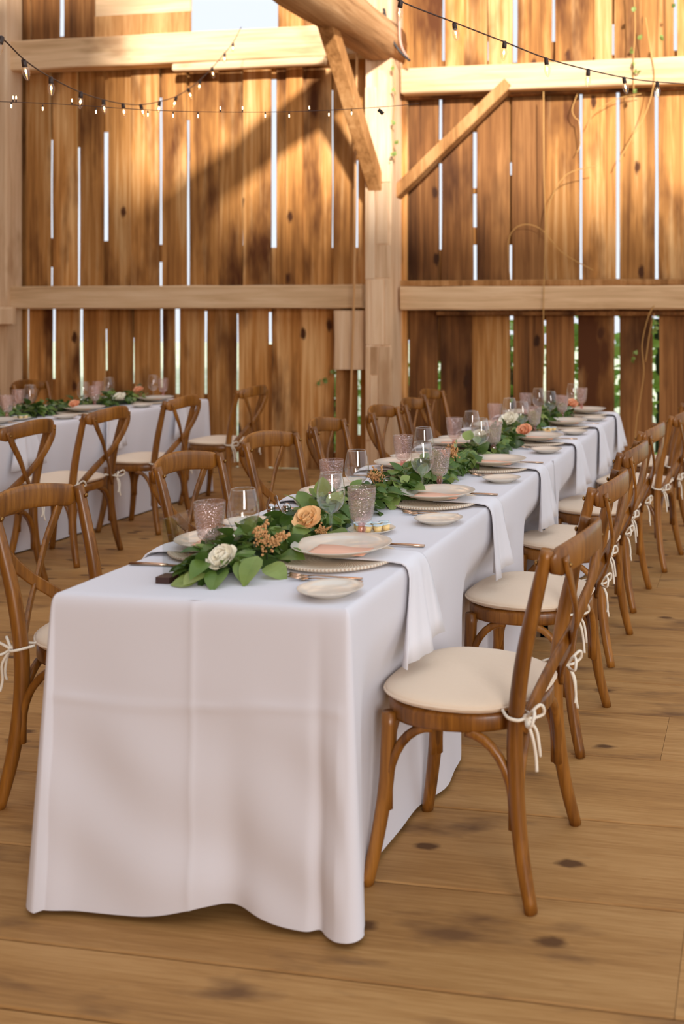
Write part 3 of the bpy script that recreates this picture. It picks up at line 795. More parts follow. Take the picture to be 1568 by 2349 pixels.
# ================================================================== TABLES AND CLOTHS
TOP = 0.765
SEATPUSH = [(o.location.x, o.location.y) for o in chairs]
def folding_table(x0, x1, y0, y1, label):
    root = empty('folding_table', ((x0 + x1) / 2, (y0 + y1) / 2, 0))
    tag(root, label, 'table', 'folding tables under the cloths')
    hx, hy = (x1 - x0) / 2 - .012, (y1 - y0) / 2 - .012
    mb = MB(); mb.box((-hx, -hy, TOP - .045), (hx, hy, TOP - .006)); mb.build('tabletop', M['brace'], root, smooth=False)
    for sx in (-1, 1):
        for sy in (-1, 1):
            mb = MB(); mb.tube([(sx * (hx - .08), sy * (hy - .22), 0), (sx * (hx - .08), sy * (hy - .22), TOP - .045)], .014, 8)
            mb.build('leg', M['socket'], root)
def smooth01(t): t = max(0, min(1, t)); return t * t * (3 - 2 * t)
def tablecloth(x0, x1, y0, y1, ends, label, seed, dz=0.0, hero=False):
    """a draped cloth: top, rolled edge and skirt hanging to the floor with folds; ends = which short ends hang"""
    r = random.Random(seed)
    ph = [r.uniform(0, 6.28) for _ in range(8)]
    near, far = ends
    # perimeter samples, counter-clockwise seen from above, as (point, outward normal, side, run)
    R = 0.012
    per = []
    def seg(a, b, nrm, side, n):
        for i in range(n):
            t = i / n
            per.append((Vector(a).lerp(Vector(b), t), Vector(nrm), side, (Vector(b) - Vector(a)).length * t, t))
    ns = int((y1 - y0) / 0.03); ne = 110 if hero else 40
    def corner(c, a0, side):
        for k in range(1, 8):
            a = a0 + (PI / 2) * k / 8
            n_ = Vector((math.cos(a), math.sin(a), 0))
            per.append((Vector(c), n_, side, k / 8, k / 8))
    seg((x0, y0, 0), (x1, y0, 0), (0, -1, 0), 'near', ne); corner((x1, y0, 0), -PI / 2, 'c_nr')
    seg((x1, y0, 0), (x1, y1, 0), (1, 0, 0), 'right', ns); corner((x1, y1, 0), 0, 'c_fr')
    seg((x1, y1, 0), (x0, y1, 0), (0, 1, 0), 'far', ne); corner((x0, y1, 0), PI / 2, 'c_fl')
    seg((x0, y1, 0), (x0, y0, 0), (-1, 0, 0), 'left', ns); corner((x0, y0, 0), PI, 'c_nl')
    drops = [0, .006, .014, .03, .06, .10, .15, .2, .26, .33, .4, .47, .54, .60, .66, .70, .735, .752]
    if hero: drops = [0, .003, .006, .010, .015, .022, .03, .042] + [.06 + .0105 * k for k in range(66)] + [.752]
    mb = MB(); n = len(per)
    vs = []
    for d in drops:
        t = d / drops[-1]
        for (p, nr, side, run, tt) in per:
            w = 0.0
            if side in ('near', 'far'):
                w = 0.008 * t + t * (0.008 * math.sin(run * 9 + ph[0]) + 0.005 * math.sin(run * 21 + ph[1]))
                if side == 'near' and hero:
                    w = t * (0.012 + 0.010 * math.sin(tt * 6.0 + 0.9)) + t * t * (-0.022 * math.exp(-((tt - 0.62) / 0.07) ** 2) + 0.012 * math.exp(-((tt - 0.36) / 0.16) ** 2))
                    w += 0.0034 * math.exp(-abs((tt - 0.49) / 0.012)) + 0.0040 * math.exp(-abs((d - 0.245 - .01 * math.sin(tt * 5)) / 0.009))      # ironed creases
                    w += 0.0055 * math.sin(9 * (tt * 0.9 - d * 2.6) + 1.0 + 2 * mnoise.noise((tt * 3, d * 3, 1.3))) * smooth01((t - .25) * 3) * (1 - 0.5 * t) + .006 * mnoise.noise((tt * 4, d * 5, 7.7)) * smooth01(t * 3)
                    w += 0.022 * t * math.exp(-((tt - 1.0) / 0.045) ** 2) - 0.016 * t * math.exp(-((tt - 0.918) / 0.022) ** 2)
                    w += 0.016 * t * t * math.exp(-(tt / 0.07) ** 2)
            elif side in ('left', 'right'):
                w = t * (0.002 + 0.007 * math.sin(run * 5.3 + ph[2]) + 0.006 * math.sin(run * 11.0 + ph[3]) + 0.003 * math.sin(run * 23 + ph[4]))
                if hero and side == 'right': w += 0.030 * t * math.exp(-(run / 0.06) ** 2) - 0.012 * t * math.exp(-((run - 0.13) / 0.04) ** 2)
                if hero and side == 'left': w += 0.04 * t * math.exp(-((y1 - y0 - run) / 0.08) ** 2)
                for (sx, sy) in SEATPUSH:                  # seats pushed in dent the skirt
                    if (side == 'right') == (sx > p.x):
                        g = math.exp(-((p.y - sy) / 0.285) ** 6)
                        reach = (p.x - (sx - 0.238)) if side == 'right' else ((sx + 0.238) - p.x)
                        if reach > -0.01: w -= (reach + 0.012 + w * 0.5) * g * smooth01((d - 0.10) / 0.20)
            else:
                w = t * (0.02 + 0.02 * math.sin(run * PI * 3))
                if hero and side == 'c_nr': w = t * (0.034 + 0.008 * math.sin(run * PI))
                if hero and side == 'c_nl': w = t * 0.055
            if not near: w -= 0.014 * t * math.exp(-(max(0.0, p.y - y0 - 0.2) / 0.12) ** 2)
            e = R * (1 - math.exp(-d / 0.010))
            z = TOP + dz - d
            if hero and side == 'near': z += t ** 6 * 0.030 * math.exp(-((tt - 0.58) / 0.16) ** 2)
            if not near and side in ('near', 'c_nl', 'c_nr') or not far and side in ('far', 'c_fl', 'c_fr'):
                q = Vector((p.x, p.y, TOP + dz - min(d, 0.0)))          # this end lies flat under / over its neighbour
                if side[0] == 'c': q += Vector((nr.x, 0, 0)) * (e + w) ; q.z = z if abs(nr.x) > 0.3 else TOP + dz
                vs.append(q); continue
            vs.append(Vector((p.x + nr.x * (e + w), p.y + nr.y * (e + w), max(z, 0.004))))
    fs = []
    for k in range(len(drops) - 1):
        for i in range(n):
            j = (i + 1) % n
            fs.append((k*n+i, (k+1)*n+i, (k+1)*n+j, k*n+j))
    mb.add(vs, fs)
    # top
    nx, ny = ne, ns; tv = []; tf = []
    for j in range(ny + 1):
        for i in range(nx + 1):
            X = x0 + (x1 - x0) * i / nx; Y = y0 + (y1 - y0) * j / ny
            b = min(i, nx - i, j, ny - j)
            z = TOP + dz + (0 if b == 0 else 0.0012 * math.sin(X * 13 + ph[5]) * math.sin(Y * 9 + ph[6]))
            tv.append((X, Y, z))
    for j in range(ny):
        for i in range(nx):
            a = j * (nx + 1) + i
            tf.append((a, a + 1, a + nx + 2, a + nx + 1))
    mb.add(tv, tf)
    me = mb.me('tablecloth')
    bm = bmesh.new(); bm.from_mesh(me)
    bmesh.ops.remove_doubles(bm, verts=bm.verts, dist=0.0004)
    bmesh.ops.recalc_face_normals(bm, faces=bm.faces)
    bm.to_mesh(me); bm.free()
    o = link('tablecloth', me, M['cloth'])
    tag(o, label, 'tablecloth', 'white tablecloths')
    return o
TX0, TX1 = -1.690, -0.938
TY0, TYM, TY1 = 2.262, 4.72, 7.10
folding_table(TX0, TX1, TY0, TYM - .02, 'folding table hidden under the front white cloth')
folding_table(TX0, TX1, TYM, TY1, 'folding table hidden under the second cloth of the front run')
tablecloth(TX0, TX1, TY0, TYM, (True, False), 'white tablecloth in front, hanging to the floor with ironed creases', 1, hero=True)
tablecloth(TX0 + .003, TX1 - .003, TYM - .24, TY1, (False, True), 'white tablecloth on the far half of the front table run, towards the wall', 2, dz=-0.004)
LX0, LX1 = -5.15, -4.40
LY0, LYM, LY1 = 2.85, 5.30, 7.72
folding_table(LX0, LX1, LY0, LYM - .02, 'folding table hidden under the rear cloth cut by the left edge')
folding_table(LX0, LX1, LYM, LY1, 'folding table hidden under the rear cloth nearest the wall')
tablecloth(LX0, LX1, LY0, LYM, (True, False), 'white tablecloth of the rear table, cut by the left edge', 3)
tablecloth(LX0 + .003, LX1 - .003, LYM - .24, LY1, (False, True), 'white tablecloth of the rear table ending near the plank wall', 4, dz=-0.003)

# ================================================================== TABLEWARE
def lathe_mesh(name, prof, n=40, mod=None, mat=None):
    mb = MB(); mb.lathe(prof, n, mod=mod); me = mb.me(name)
    bm = bmesh.new(); bm.from_mesh(me); bmesh.ops.remove_doubles(bm, verts=bm.verts, dist=1e-5); bmesh.ops.recalc_face_normals(bm, faces=bm.faces); bm.to_mesh(me); bm.free()
    me.materials.append(mat)
    for p in me.polygons: p.use_smooth = True
    return me
E0 = 1e-4
ME = {}
ME['charger'] = lathe_mesh('charger', [(E0, 0), (.10, 0), (.150, .002), (.163, .007), (.1655, .011), (.163, .014), (.150, .0115), (.110, .008), (E0, .007)], 64, mat=M['charger'])
def plate_prof(R, h): return [(E0, .004), (.45*R, .004), (.47*R, 0), (.58*R, 0), (.60*R, .004), (.80*R, .45*h), (R*.985, h*.93), (R, h), (R*.985, h*1.02), (.82*R, .45*h + .005), (.62*R, .0085), (E0, .0075)]
ME['plate'] = lathe_mesh('plate', plate_prof(.139, .024), 56, mat=M['china'])
ME['bread'] = lathe_mesh('bread_plate', plate_prof(.080, .019), 44, mat=M['china'])
ME['saucer'] = lathe_mesh('serving_plate', plate_prof(.075, .014), 44, mat=M['china'])
# wine glass (thin sheet of glass)
ME['wine_bowl'] = lathe_mesh('bowl', [(.0325, .205), (.037, .185), (.0415, .160), (.0430, .140), (.041, .122), (.034, .104), (.022, .091), (.010, .084), (.0045, .079)], 36, mat=M['glass'])
ME['wine_rim'] = lathe_mesh('rim', [(.0318, .2045), (.0325, .2057), (.0332, .2045), (.0325, .2035), (.0318, .2045)], 36, mat=M['glass'])
ME['wine_stem'] = lathe_mesh('stem', [(.0045, .079), (.0036, .060), (.0035, .03), (.0045, .012), (.009, .006), (.030, .003), (.036, .0015), (.036, .0003), (E0, .0003)], 28, mat=M['glass'])
# pressed pink goblet: scalloped band and beaded fans in relief
def relief(a, k, z):
    if .090 < z < .150: return 1 + 0.016 * math.cos(a * 8 + (z - .09) * 30) + 0.010 * math.cos(a * 24) * math.sin((z - .09) * 320)
    if .151 < z < .162: return 1 + 0.012 * math.cos(a * 40)
    return 1.0
gp = [(.0405, .176), (.0412, .1765), (.0420, .175), (.0410, .166), (.0415, .160), (.0410, .155), (.0398, .150)] + [(.0398 - .0085 * ((.150 - z) / .065) ** 1.4, z) for z in [.144, .138, .132, .126, .120, .114, .108, .102, .096, .090, .085]] + [(.028, .079), (.020, .073), (.0125, .069)]
ME['gob_bowl'] = lathe_mesh('bowl', gp, 72, mod=relief, mat=M['pink'])
ME['gob_in'] = lathe_mesh('inner_wall', [(.0405, .176), (.0392, .165), (.0375, .150), (.033, .110), (.0285, .088), (.018, .080), (E0, .078)], 40, mat=M['pink'])
ME['gob_stem'] = lathe_mesh('stem', [(.0125, .069), (.0095, .062), (.0115, .055), (.0125, .050), (.0095, .044), (.0085, .034), (.0105, .024), (.014, .018), (.022, .011), (.034, .006), (.0385, .003), (.038, .0004), (E0, .0004)], 40, mod=lambda a, k, z: 1 + (0.03 * math.cos(a * 8) if z < .06 else 0), mat=M['pinkbase'])
# cutlery, lying along +y (handle at -y)
def fork_mesh():
    mb = MB()
    mb.sweep([(0, -.095, .002), (0, -.03, .004), (0, .03, .006), (0, .05, .004)], RECT(.0055, .0012), up=(0, 0, 1), scale=[(1.35, 1), (1.0, 1), (.6, 1), (.9, 1)])
    mb.sweep([(0, .05, .004), (0, .062, .003), (0, .07, .004)], RECT(.0105, .001), up=(0, 0, 1), scale=[(.45, 1), (1, 1), (1.05, 1)])
    for k in range(4):
        x = (k - 1.5) * .0056
        mb.sweep([(x, .07, .004), (x, .09, .007), (x, .104, .0095)], RECT(.0013, .0009), up=(0, 0, 1))
    return mb.me('fork')
def knife_mesh():
    mb = MB()
    mb.sweep([(0, -.11, .003), (0, -.05, .004), (0, .0, .0035)], RECT(.0062, .0028), up=(0, 0, 1), scale=[(1.15, 1), (.9, 1), (.85, 1)])
    mb.sweep([(0, 0, .0035), (.001, .05, .003), (.001, .09, .0025), (-.002, .113, .002)], RECT(.008, .0009), up=(0, 0, 1), scale=[(.8, 1), (1.05, 1), (1, 1), (.3, 1)])
    return mb.me('knife')
ME['fork'] = fork_mesh(); ME['fork'].materials.append(M['steel'])
ME['knife'] = knife_mesh(); ME['knife'].materials.append(M['steel'])
# menu card with one wavy edge, lying in the plate
def card_mesh():
    vs = []; fs = []; n = 14
    for i in range(n + 1):
        t = i / n; x = -.075 + .165 * t
        w = .045 + .012 * math.sin(t * 5.2 + 0.6) - .006 * t
        z = .0092 + .006 * max(0, .15 - t)
        lo_ = -.066 - .006 * math.sin(t * 3)
        vs += [(x, lo_, z), (x, w, z), (x, lo_, z + .0008), (x, w, z + .0008)]
    for i in range(n):
        a = i * 4; b = a + 4
        fs += [(a, a + 1, b + 1, b), (a + 2, b + 2, b + 3, a + 3), (a, b, b + 2, a + 2), (a + 1, a + 3, b + 3, b + 1)]
    fs += [(0, 2, 3, 1), (n*4, n*4+1, n*4+3, n*4+2)]
    me = mesh('menu_card', vs, fs); me.materials.append(M['card']); return me
ME['card'] = card_mesh()
def napkin_mesh(seed, hang, skew):
    """folded napkin: from under the plate (y<0 towards the table middle) over the edge and down; +x is along the edge"""
    r = random.Random(seed)
    path = [(-.02, .0175), (.05, .0175), (.105, .0165), (.150, .0165), (.176, .015), (.190, .008), (.198, -.003), (.204, -.02), (.208, -.06), (.212, -.12), (.216, -.18), (.218, hang)]
    vs = []; fs = []; nx = 16
    ph = r.uniform(0, 6)
    for k, (y, z) in enumerate(path):
        t = k / (len(path) - 1)
        down = max(0.0, -z) / abs(hang)
        w = .060 + .012 * smooth01(t * 2) + .062 * down
        for i in range(nx + 1):
            s = -1 + 2 * i / nx
            fold = (0.018 * math.sin(s * 5.0 + ph) + 0.008 * math.sin(s * 11 + ph * 2)) * down
            bump = 0.004 * math.cos(s * 2.6) * (1 - down) * smooth01((y - .10) * 10)
            vs.append((s * w + skew * down, y + fold + .01 * down, z + bump - 0.02 * down * (s + 1) * .5))
    for k in range(len(path) - 1):
        for i in range(nx):
            a = k * (nx + 1) + i
            fs.append((a, a + 1, a + nx + 2, a + nx + 1))
    me = mesh('napkin', vs, fs)
    bm = bmesh.new(); bm.from_mesh(me)
    bmesh.ops.recalc_face_normals(bm, faces=bm.faces)
    bmesh.ops.solidify(bm, geom=bm.faces[:], thickness=0.004)
    bmesh.ops.recalc_face_normals(bm, faces=bm.faces)
    bm.to_mesh(me); bm.free(); me.materials.append(M['napkin']); return me

def place(name, me, loc, rz=0.0, smooth=True, rx=0.0, ry=0.0):
    return link(name, me, None, None, smooth, None) if loc is None else _pl(name, me, loc, rz, smooth, rx, ry)
def _pl(name, me, loc, rz, smooth, rx, ry):
    o = link(name, me, None, None, smooth); o.location = loc; o.rotation_euler = (rx, ry, rz); return o
def wine_glass(x, y, label, group, rz=0):
    r = empty('wine_glass', (x, y, TOP + .0015), rz); tag(r, label, 'wine glass', group)
    link('bowl', ME['wine_bowl'], None, r); link('rim', ME['wine_rim'], None, r); link('stem', ME['wine_stem'], None, r); return r
def goblet(x, y, label, group, rz=0):
    r = empty('goblet', (x, y, TOP + .0015), rz); tag(r, label, 'goblet', group)
    link('bowl', ME['gob_bowl'], None, r); link('inner_wall', ME['gob_in'], None, r); link('stem', ME['gob_stem'], None, r); return r

def setting(x, y, side, where, grp, full=True, seed=0, gob=(-.035, .185), wine=(-.095, .145)):
    """side = +1: sitter on the +X side looking towards -X; -1: the other side"""
    r = random.Random(seed)
    ang = 0.0 if side > 0 else PI            # local frame: +x towards the sitter, +y to the sitter's right hand
    R = Matrix.Rotation(ang, 2)
    def P(dx, dy):
        q = R @ Vector((dx, dy)); return x + q.x, y + q.y
    z = TOP + .001
    cx, cy = P(0, 0)
    _t = lambda o, l, c, g: tag(o, l + ' ' + where, c, g + ' on the ' + grp)
    _t(place('charger', ME['charger'], (cx, cy, z), r.uniform(0, 6)), 'woven pale charger', 'charger', 'chargers')
    pz = z + .0215
    px_, py_ = P(.004, .012)
    _t(place('dinner_plate', ME['plate'], (px_, py_, pz), r.uniform(0, 6)), 'cream dinner plate', 'plate', 'dinner plates')
    _t(place('menu_card', ME['card'], (px_ + .002, py_ - .02, pz + .0), (0.02 if side > 0 else 0.1) + r.uniform(-.06, .06)), 'peach menu card', 'card', 'menu cards')
    # napkin under the plate, over the table edge
    nm = napkin_mesh(seed, -.235 + r.uniform(-.02, .02), r.uniform(-.01, .03) * side)
    o = link('napkin', nm, None, None)
    o.location = (cx, cy + (0.02 * side), z); o.rotation_euler = (0, 0, ang - PI / 2)
    edge = (TX1 if grp.startswith('front') else LX1) if side > 0 else (TX0 if grp.startswith('front') else LX0)
    o.location.x = edge - side * .190 + side * .012
    _t(o, 'hanging white napkin', 'napkin', 'napkins')
    if not full: 
        q = P(*gob); goblet(q[0], q[1], 'pink goblet ' + where, 'goblets on the ' + grp, r.uniform(0, 6))
        q = P(*wine); wine_glass(q[0], q[1], 'wine glass ' + where, 'wine glasses on the ' + grp)
        q = P(.115, -.335); _t(place('bread_plate', ME['bread'], (q[0], q[1], z)), 'small bread plate', 'plate', 'bread plates')
        return
    q = P(.120, -.335); _t(place('bread_plate', ME['bread'], (q[0], q[1], z), r.uniform(0, 6)), 'small bread plate', 'plate', 'bread plates')
    for k, (dy, dx) in enumerate([(-.195, .05), (-.222, .062)]):
        q = P(dx, dy); _t(place('fork', ME['fork'], (q[0], q[1], z + .001), PI / 2 * side + r.uniform(-.05, .05)), ['inner fork', 'outer fork'][k], 'fork', 'forks')
    q = P(.075, .195); _t(place('table_knife', ME['knife'], (q[0], q[1], z + .001), PI / 2 * side + r.uniform(-.03, .03)), 'table knife', 'knife', 'knives')
    q = P(*gob); goblet(q[0], q[1], 'pink goblet ' + where, 'goblets on the ' + grp, r.uniform(0, 6))
    q = P(*wine); wine_glass(q[0], q[1], 'wine glass ' + where, 'wine glasses on the ' + grp)

SEATS = ['at the nearest place', 'at the second place', 'at the third place', 'at the fourth place', 'at the fifth place', 'at the place by the wall']
for k, y in enumerate([2.700, 3.572, 4.421, 5.336, 6.136, 7.00 - .09]):
    setting(-1.142, y, 1, SEATS[k] + ', aisle side of the front table', 'front table, aisle side', seed=100 + k,
            gob=[(.002, .165), (-.040, .185), (-.075, .29), (-.06, .22), (-.05, .2), (-.04, .10)][k], wine=[(-.120, .225), (-.088, .122), (-.105, .165), (-.12, .17), (-.12, .16), (-.1, .08)][k])
for k, y in enumerate([2.745, 3.560, 4.30, 5.05, 5.85, 6.65]):
    setting(-1.498, y, -1, SEATS[k] + ', far long side of the front table', 'front table, far side', seed=200 + k, gob=(-.040, .175), wine=(-.115, .13))
for k, y in enumerate([7.28, 6.42, 5.55, 4.72]):
    setting(-4.60, y, 1, ['at the place by the wall', 'at the second place from the wall', 'at the third place from the wall', 'at the fourth place from the wall'][k] + ', near side of the rear table', 'rear table, near side', full=False, seed=300 + k)
    setting(-4.95, y - .05, -1, ['at the place by the wall', 'at the second place from the wall', 'at the third place from the wall', 'at the fourth place from the wall'][k] + ', far side of the rear table', 'rear table, far side', full=False, seed=400 + k)

# butter cups on small plates
def butter_plate(x, y, where, seed, n=8):
    r = random.Random(seed)
    tag(place('serving_plate', ME['saucer'], (x, y, TOP + .001)), 'small plate holding butter cups ' + where, 'plate', 'butter plates')
    spots = [(0, -.036), (.030, -.024), (.048, .002), (-.030, -.024), (-.048, .004), (.012, .008), (-.016, .012), (.028, .036)][:n]
    for k, (dx, dy) in enumerate(spots):
        c = empty('butter_cup', (x + dx, y + dy, TOP + .0105), r.uniform(0, 6))
        c.rotation_euler = (r.uniform(-.1, .1), r.uniform(-.1, .1), r.uniform(0, 6))
        tag(c, ['front', 'front right', 'right edge', 'front left', 'left edge', 'middle', 'middle left', 'back'][k] + ' yellow butter cup on the plate ' + where, 'butter cup', 'butter cups ' + where)
        mb = MB(); mb.lathe([(E0, 0), (.0105, 0), (.0135, .018), (E0, .018)], 18); mb.build('cup', M['cream'], c)
        mb = MB(); mb.lathe([(E0, .0185), (.0155, .0183), (.0165, .0195), (.012, .0205), (E0, .0205)], 14, mod=lambda a, k_, z: 1 + .06 * math.cos(a * 3)); mb.build('lid', M['foil'], c)
butter_plate(-1.185, 3.06, 'beside the nearest pink goblet', 1)
butter_plate(-1.20, 5.86, 'towards the wall end of the front table', 2, 6)
butter_plate(-4.72, 5.95, 'on the rear table', 3, 6)

# salt and pepper
def shaker(x, y, label):
    c = empty('shaker', (x, y, TOP + .001)); tag(c, label, 'shaker', 'salt and pepper shakers')
    mb = MB(); mb.lathe([(E0, 0), (.0175, 0), (.0180, .004), (.0125, .062), (.0118, .068)], 8); mb.build('body', M['glass'], c, smooth=False)
    mb = MB(); mb.lathe([(.0125, .066), (.0132, .068), (.0132, .074), (.0122, .075), (.0132, .077), (.0125, .083), (.0095, .090), (.004, .094), (E0, .0945)], 18); mb.build('cap', M['steel2'], c)
    mb = MB(); mb.lathe([(E0, .002), (.0155, .002), (.0145, .022), (E0, .022)], 8); mb.build('filling', M['china'] if 'salt' in label else M['block'], c)
shaker(-1.488, 2.99, 'glass salt shaker with domed steel cap, left of its twin')
shaker(-1.443, 3.005, 'glass pepper shaker with domed steel cap, right of its twin')
# spoon standing beside the shakers
mb = MB()
mb.sweep([(-1.475, 3.05, .80), (-1.50, 3.075, .83), (-1.527, 3.10, .862)], RECT(.004, .0012), up=(0, -1, 0.2), scale=[1, 1, 1.5])
tag(mb.build('butter_spreader', M['steel2'], None), 'steel spreader handle sticking up behind the shakers', 'spreader')

# table number stand: dark block with a clear acrylic sheet
c = empty('number_stand', (-1.482, 2.405, TOP + .001), 0.0); tag(c, 'dark wood block holding a clear acrylic sheet at the near end of the garland', 'stand')
mb = MB(); mb.box((-.019, -.022, 0), (.019, .022, .016)); mb.build('base', M['block'], c, smooth=False)
mb = MB(); mb.box((-.0012, -.02, .010), (.0012, .10, .165)); mb.build('sheet', M['acrylic'], c, smooth=False)

# ================================================================== GARLANDS AND FLOWERS
LEAF = {'leaf_dark': [leaf_mesh('leaf', .075, .047, .22, .5), leaf_mesh('leaf', .062, .040, .3, .9)], 'leaf_mid': [leaf_mesh('leaf', .070, .044, .2, .6), leaf_mesh('leaf', .052, .040, .15, .3)],
        'leaf_pale': [leaf_mesh('leaf', .042, .036, .12, .3), leaf_mesh('leaf', .066, .022, .2, .5)]}
for k, ms in LEAF.items():
    for m_ in ms: m_.materials.append(M[k])
BLOOMS = []
def hidden(q):
    """leaves leave room in front of the blooms"""
    if q.x < -1.455 and q.y < 2.74 and q.x > -2: return True
    for (c, R) in BLOOMS:
        d = q - c
        ax_ = Vector((0.1, -0.95, 0.3)).normalized()
        al = d.dot(ax_)
        if al > -0.02 and (d - ax_ * al).length < R and al < 0.2: return True
    return False
def garland(path, name_label, grp, n_parts, n_stuff, seed, wid=.088, hgt=.080, front_cut=None):
    r = random.Random(seed)
    P = spline(path, 10)
    root = empty('garland', (P[0].x, P[0].y, TOP))
    tag(root, name_label, 'garland', grp)
    o0 = Vector(root.location)
    mb = MB(); sc = [0.5 + 0.5 * min(1, i / 6, (len(P) - 1 - i) / 6) + r.uniform(-.1, .1) for i in range(len(P))]
    mb.tube([Vector((p.x, p.y, TOP + .020)) - o0 for p in P], .030, 8, scale=[(s * 1.4, s * .65) for s in sc])
    mb.build('stem', M['stem'], root)
    Ls = [0.0]
    for a, b in zip(P, P[1:]): Ls.append(Ls[-1] + (b - a).length)
    def sample(s):
        for i in range(len(P) - 1):
            if Ls[i + 1] >= s or i == len(P) - 2:
                t = (s - Ls[i]) / (Ls[i + 1] - Ls[i]); return P[i].lerp(P[i + 1], t), (P[i + 1] - P[i]).normalized()
    def one(s):
        p, t = sample(s)
        endf = min(1, (s + .03) / .15, (Ls[-1] - s + .03) / .12)
        a = r.uniform(0, PI); k = r.uniform(.55, 1.0)
        side = Vector((t.y, -t.x, 0))
        nrm = (side * math.cos(a) + Vector((0, 0, 1)) * math.sin(a)).normalized()
        pos = Vector((p.x, p.y, TOP + .012)) + side * math.cos(a) * wid * k * (.55 + .45 * endf) * .75 + Vector((0, 0, math.sin(a) * hgt * k * (.5 + .5 * endf)))
        y = (side * math.cos(a) * r.uniform(.4, 1.2) + t * r.uniform(-1.1, .7) + Vector((0, 0, 1)) * r.uniform(-.35, .45)).normalized()
        z = (nrm + Vector((r.uniform(-.5, .5), r.uniform(-.5, .5), r.uniform(-.1, .6)))).normalized()
        x = y.cross(z).normalized(); z = x.cross(y)
        sc_ = r.uniform(.7, 1.15)
        m = Matrix((x, y, z)).transposed().to_4x4() @ Matrix.Scale(sc_, 4); m.translation = pos - o0
        # keep the leaf above the cloth
        tipz = pos.z + y.z * .07 * sc_
        if tipz < TOP + .006: m.translation.z += (TOP + .006 - tipz)
        kind = r.choices(['leaf_dark', 'leaf_mid', 'leaf_pale'], [.46, .38, .16])[0]
        return m, kind, r.randrange(2)
    for i in range(n_parts):
        s = Ls[-1] * (i + r.random()) / n_parts * (front_cut or 1.0)
        m, kind, q = one(s)
        if hidden(m.translation + o0): continue
        o = bpy.data.objects.new('leaf', LEAF[kind][q]); COL.objects.link(o); o.parent = root; o.matrix_local = m
    for kind_ in ('leaf_dark', 'leaf_mid'):
        mb = MB()
        for i in range(n_stuff // 2):
            s = Ls[-1] * ((front_cut or 0.0) * .0 + r.random())
            m, kind, q = one(s)
            if hidden(m.translation + o0): continue
            scatter(mb, LEAF[kind_][q], m)
        tag(mb.build('foliage', M[kind_], root), kind='stuff')
    # fine fern sprigs
    mb = MB()
    for i in range(int(Ls[-1] * 26)):
        p, t = sample(Ls[-1] * r.random()); side = Vector((t.y, -t.x, 0))
        b = Vector((p.x, p.y, TOP + r.uniform(.015, .07))) - o0
        d = (side * r.choice((-1, 1)) * r.uniform(.5, 1) + t * r.uniform(-.5, .5) + Vector((0, 0, r.uniform(-.1, .5)))).normalized()
        L_ = r.uniform(.06, .15)
        for j in range(7):
            q0 = b + d * L_ * (j / 7); e = Vector((r.uniform(-1, 1), r.uniform(-1, 1), r.uniform(-.4, .8))).normalized() * .018
            q0.z = max(q0.z, .006)
            mb.add([q0, q0 + e + Vector((.0008, 0, 0)), q0 + e * .9 + Vector((0, .0008, .0006))], [(0, 1, 2)])
        e_ = b + d * L_; e_.z = max(e_.z, .006)
        mb.tube([b, b + d * L_ * .5, e_], .0006, 3)
    tag(mb.build('fern', M['fern'], root, smooth=False), kind='stuff')
    return root
CARN = [(8, .10, 1.0), (8, .45, .95), (7, .85, .85), (6, 1.15, .75), (4, 1.4, .6)]
ROSE = [(6, .15, 1.0), (6, .6, .92), (5, .95, .8), (4, 1.25, .65), (3, 1.45, .5)]
FLOWERS = [((515, 1287, 2.45), .042, 'white_petal', 'cream white carnation at the near end of the front garland', CARN, .07, (.75, -.1)),
    ((708, 1198, 2.86), .045, 'peach_petal', 'large peach rose in front of the near wine glass', ROSE, .03, (.75, .1)),
    ((1203, 992, 5.30), .045, 'coral_petal', 'coral peach flower deep in the front garland', ROSE, .03, (.7, 0)),
    ((1312, 930, 6.80), .045, 'coral_petal', 'coral flower at the wall end of the front garland', ROSE, .03, (.6, 0)),
    ((1168, 968, 5.40), .055, 'white_petal', 'big white rose in the middle of the front garland', ROSE, .02, (.6, -.2)),
    ((1100, 1005, 4.85), .042, 'white_petal', 'white rose behind the third wine glass', ROSE, .02, (.6, 0)),
    ((1255, 1000, 5.50), .028, 'peach_petal', 'small peach bud beside the fourth goblet', ROSE, .02, (.6, 0)),
    ((172, 930, 6.42), .040, 'coral_petal', 'coral flower on the rear table beside a dinner plate', ROSE, .02, (.6, 0)),
    ((318, 897, 7.3), .042, 'coral_petal', 'coral flower near the wall end of the rear table garland', ROSE, .02, (.6, 0)),
    ((275, 914, 7.0), .045, 'white_petal', 'white flower in the rear table garland', ROSE, .02, (.6, 0))]
SPRAYS = [((612, 1245, 2.58), 'tan orange astilbe spray beside the white carnation', 1.15, (.5, -.3, .4)), ((735, 1220, 2.84), 'small tan astilbe sprig under the peach rose', .55, (.5, -.3, .4)),
    ((865, 1098, 3.58), 'tan orange astilbe spray left of the second wine glass', .9, (-.4, -.4, .3)), ((1035, 1045, 4.15), 'tan orange astilbe spray behind the second pink goblet', 1.0, (0, -.3, .6))]
BLOOMS += [(at(f[0][0], f[0][1], Y=f[0][2]), f[1] * .95) for f in FLOWERS] + [(at(f[0][0], f[0][1], Y=f[0][2]), .045 * f[2]) for f in SPRAYS]
GP = [(-1.395, 2.42, 0), (-1.375, 2.60, 0), (-1.365, 2.92, 0), (-1.372, 3.28, 0), (-1.325, 3.60, 0), (-1.305, 4.05, 0), (-1.275, 4.48, 0), (-1.30, 5.40, 0), (-1.305, 6.2, 0), (-1.30, 6.92, 0)]
GAR = garland(GP[:7], 'leafy green garland along the near half of the front table', 'garlands', 290, 620, 61)
garland([(-1.275, 4.52, 0)] + GP[7:], 'leafy green garland along the wall half of the front table', 'garlands', 120, 420, 62)
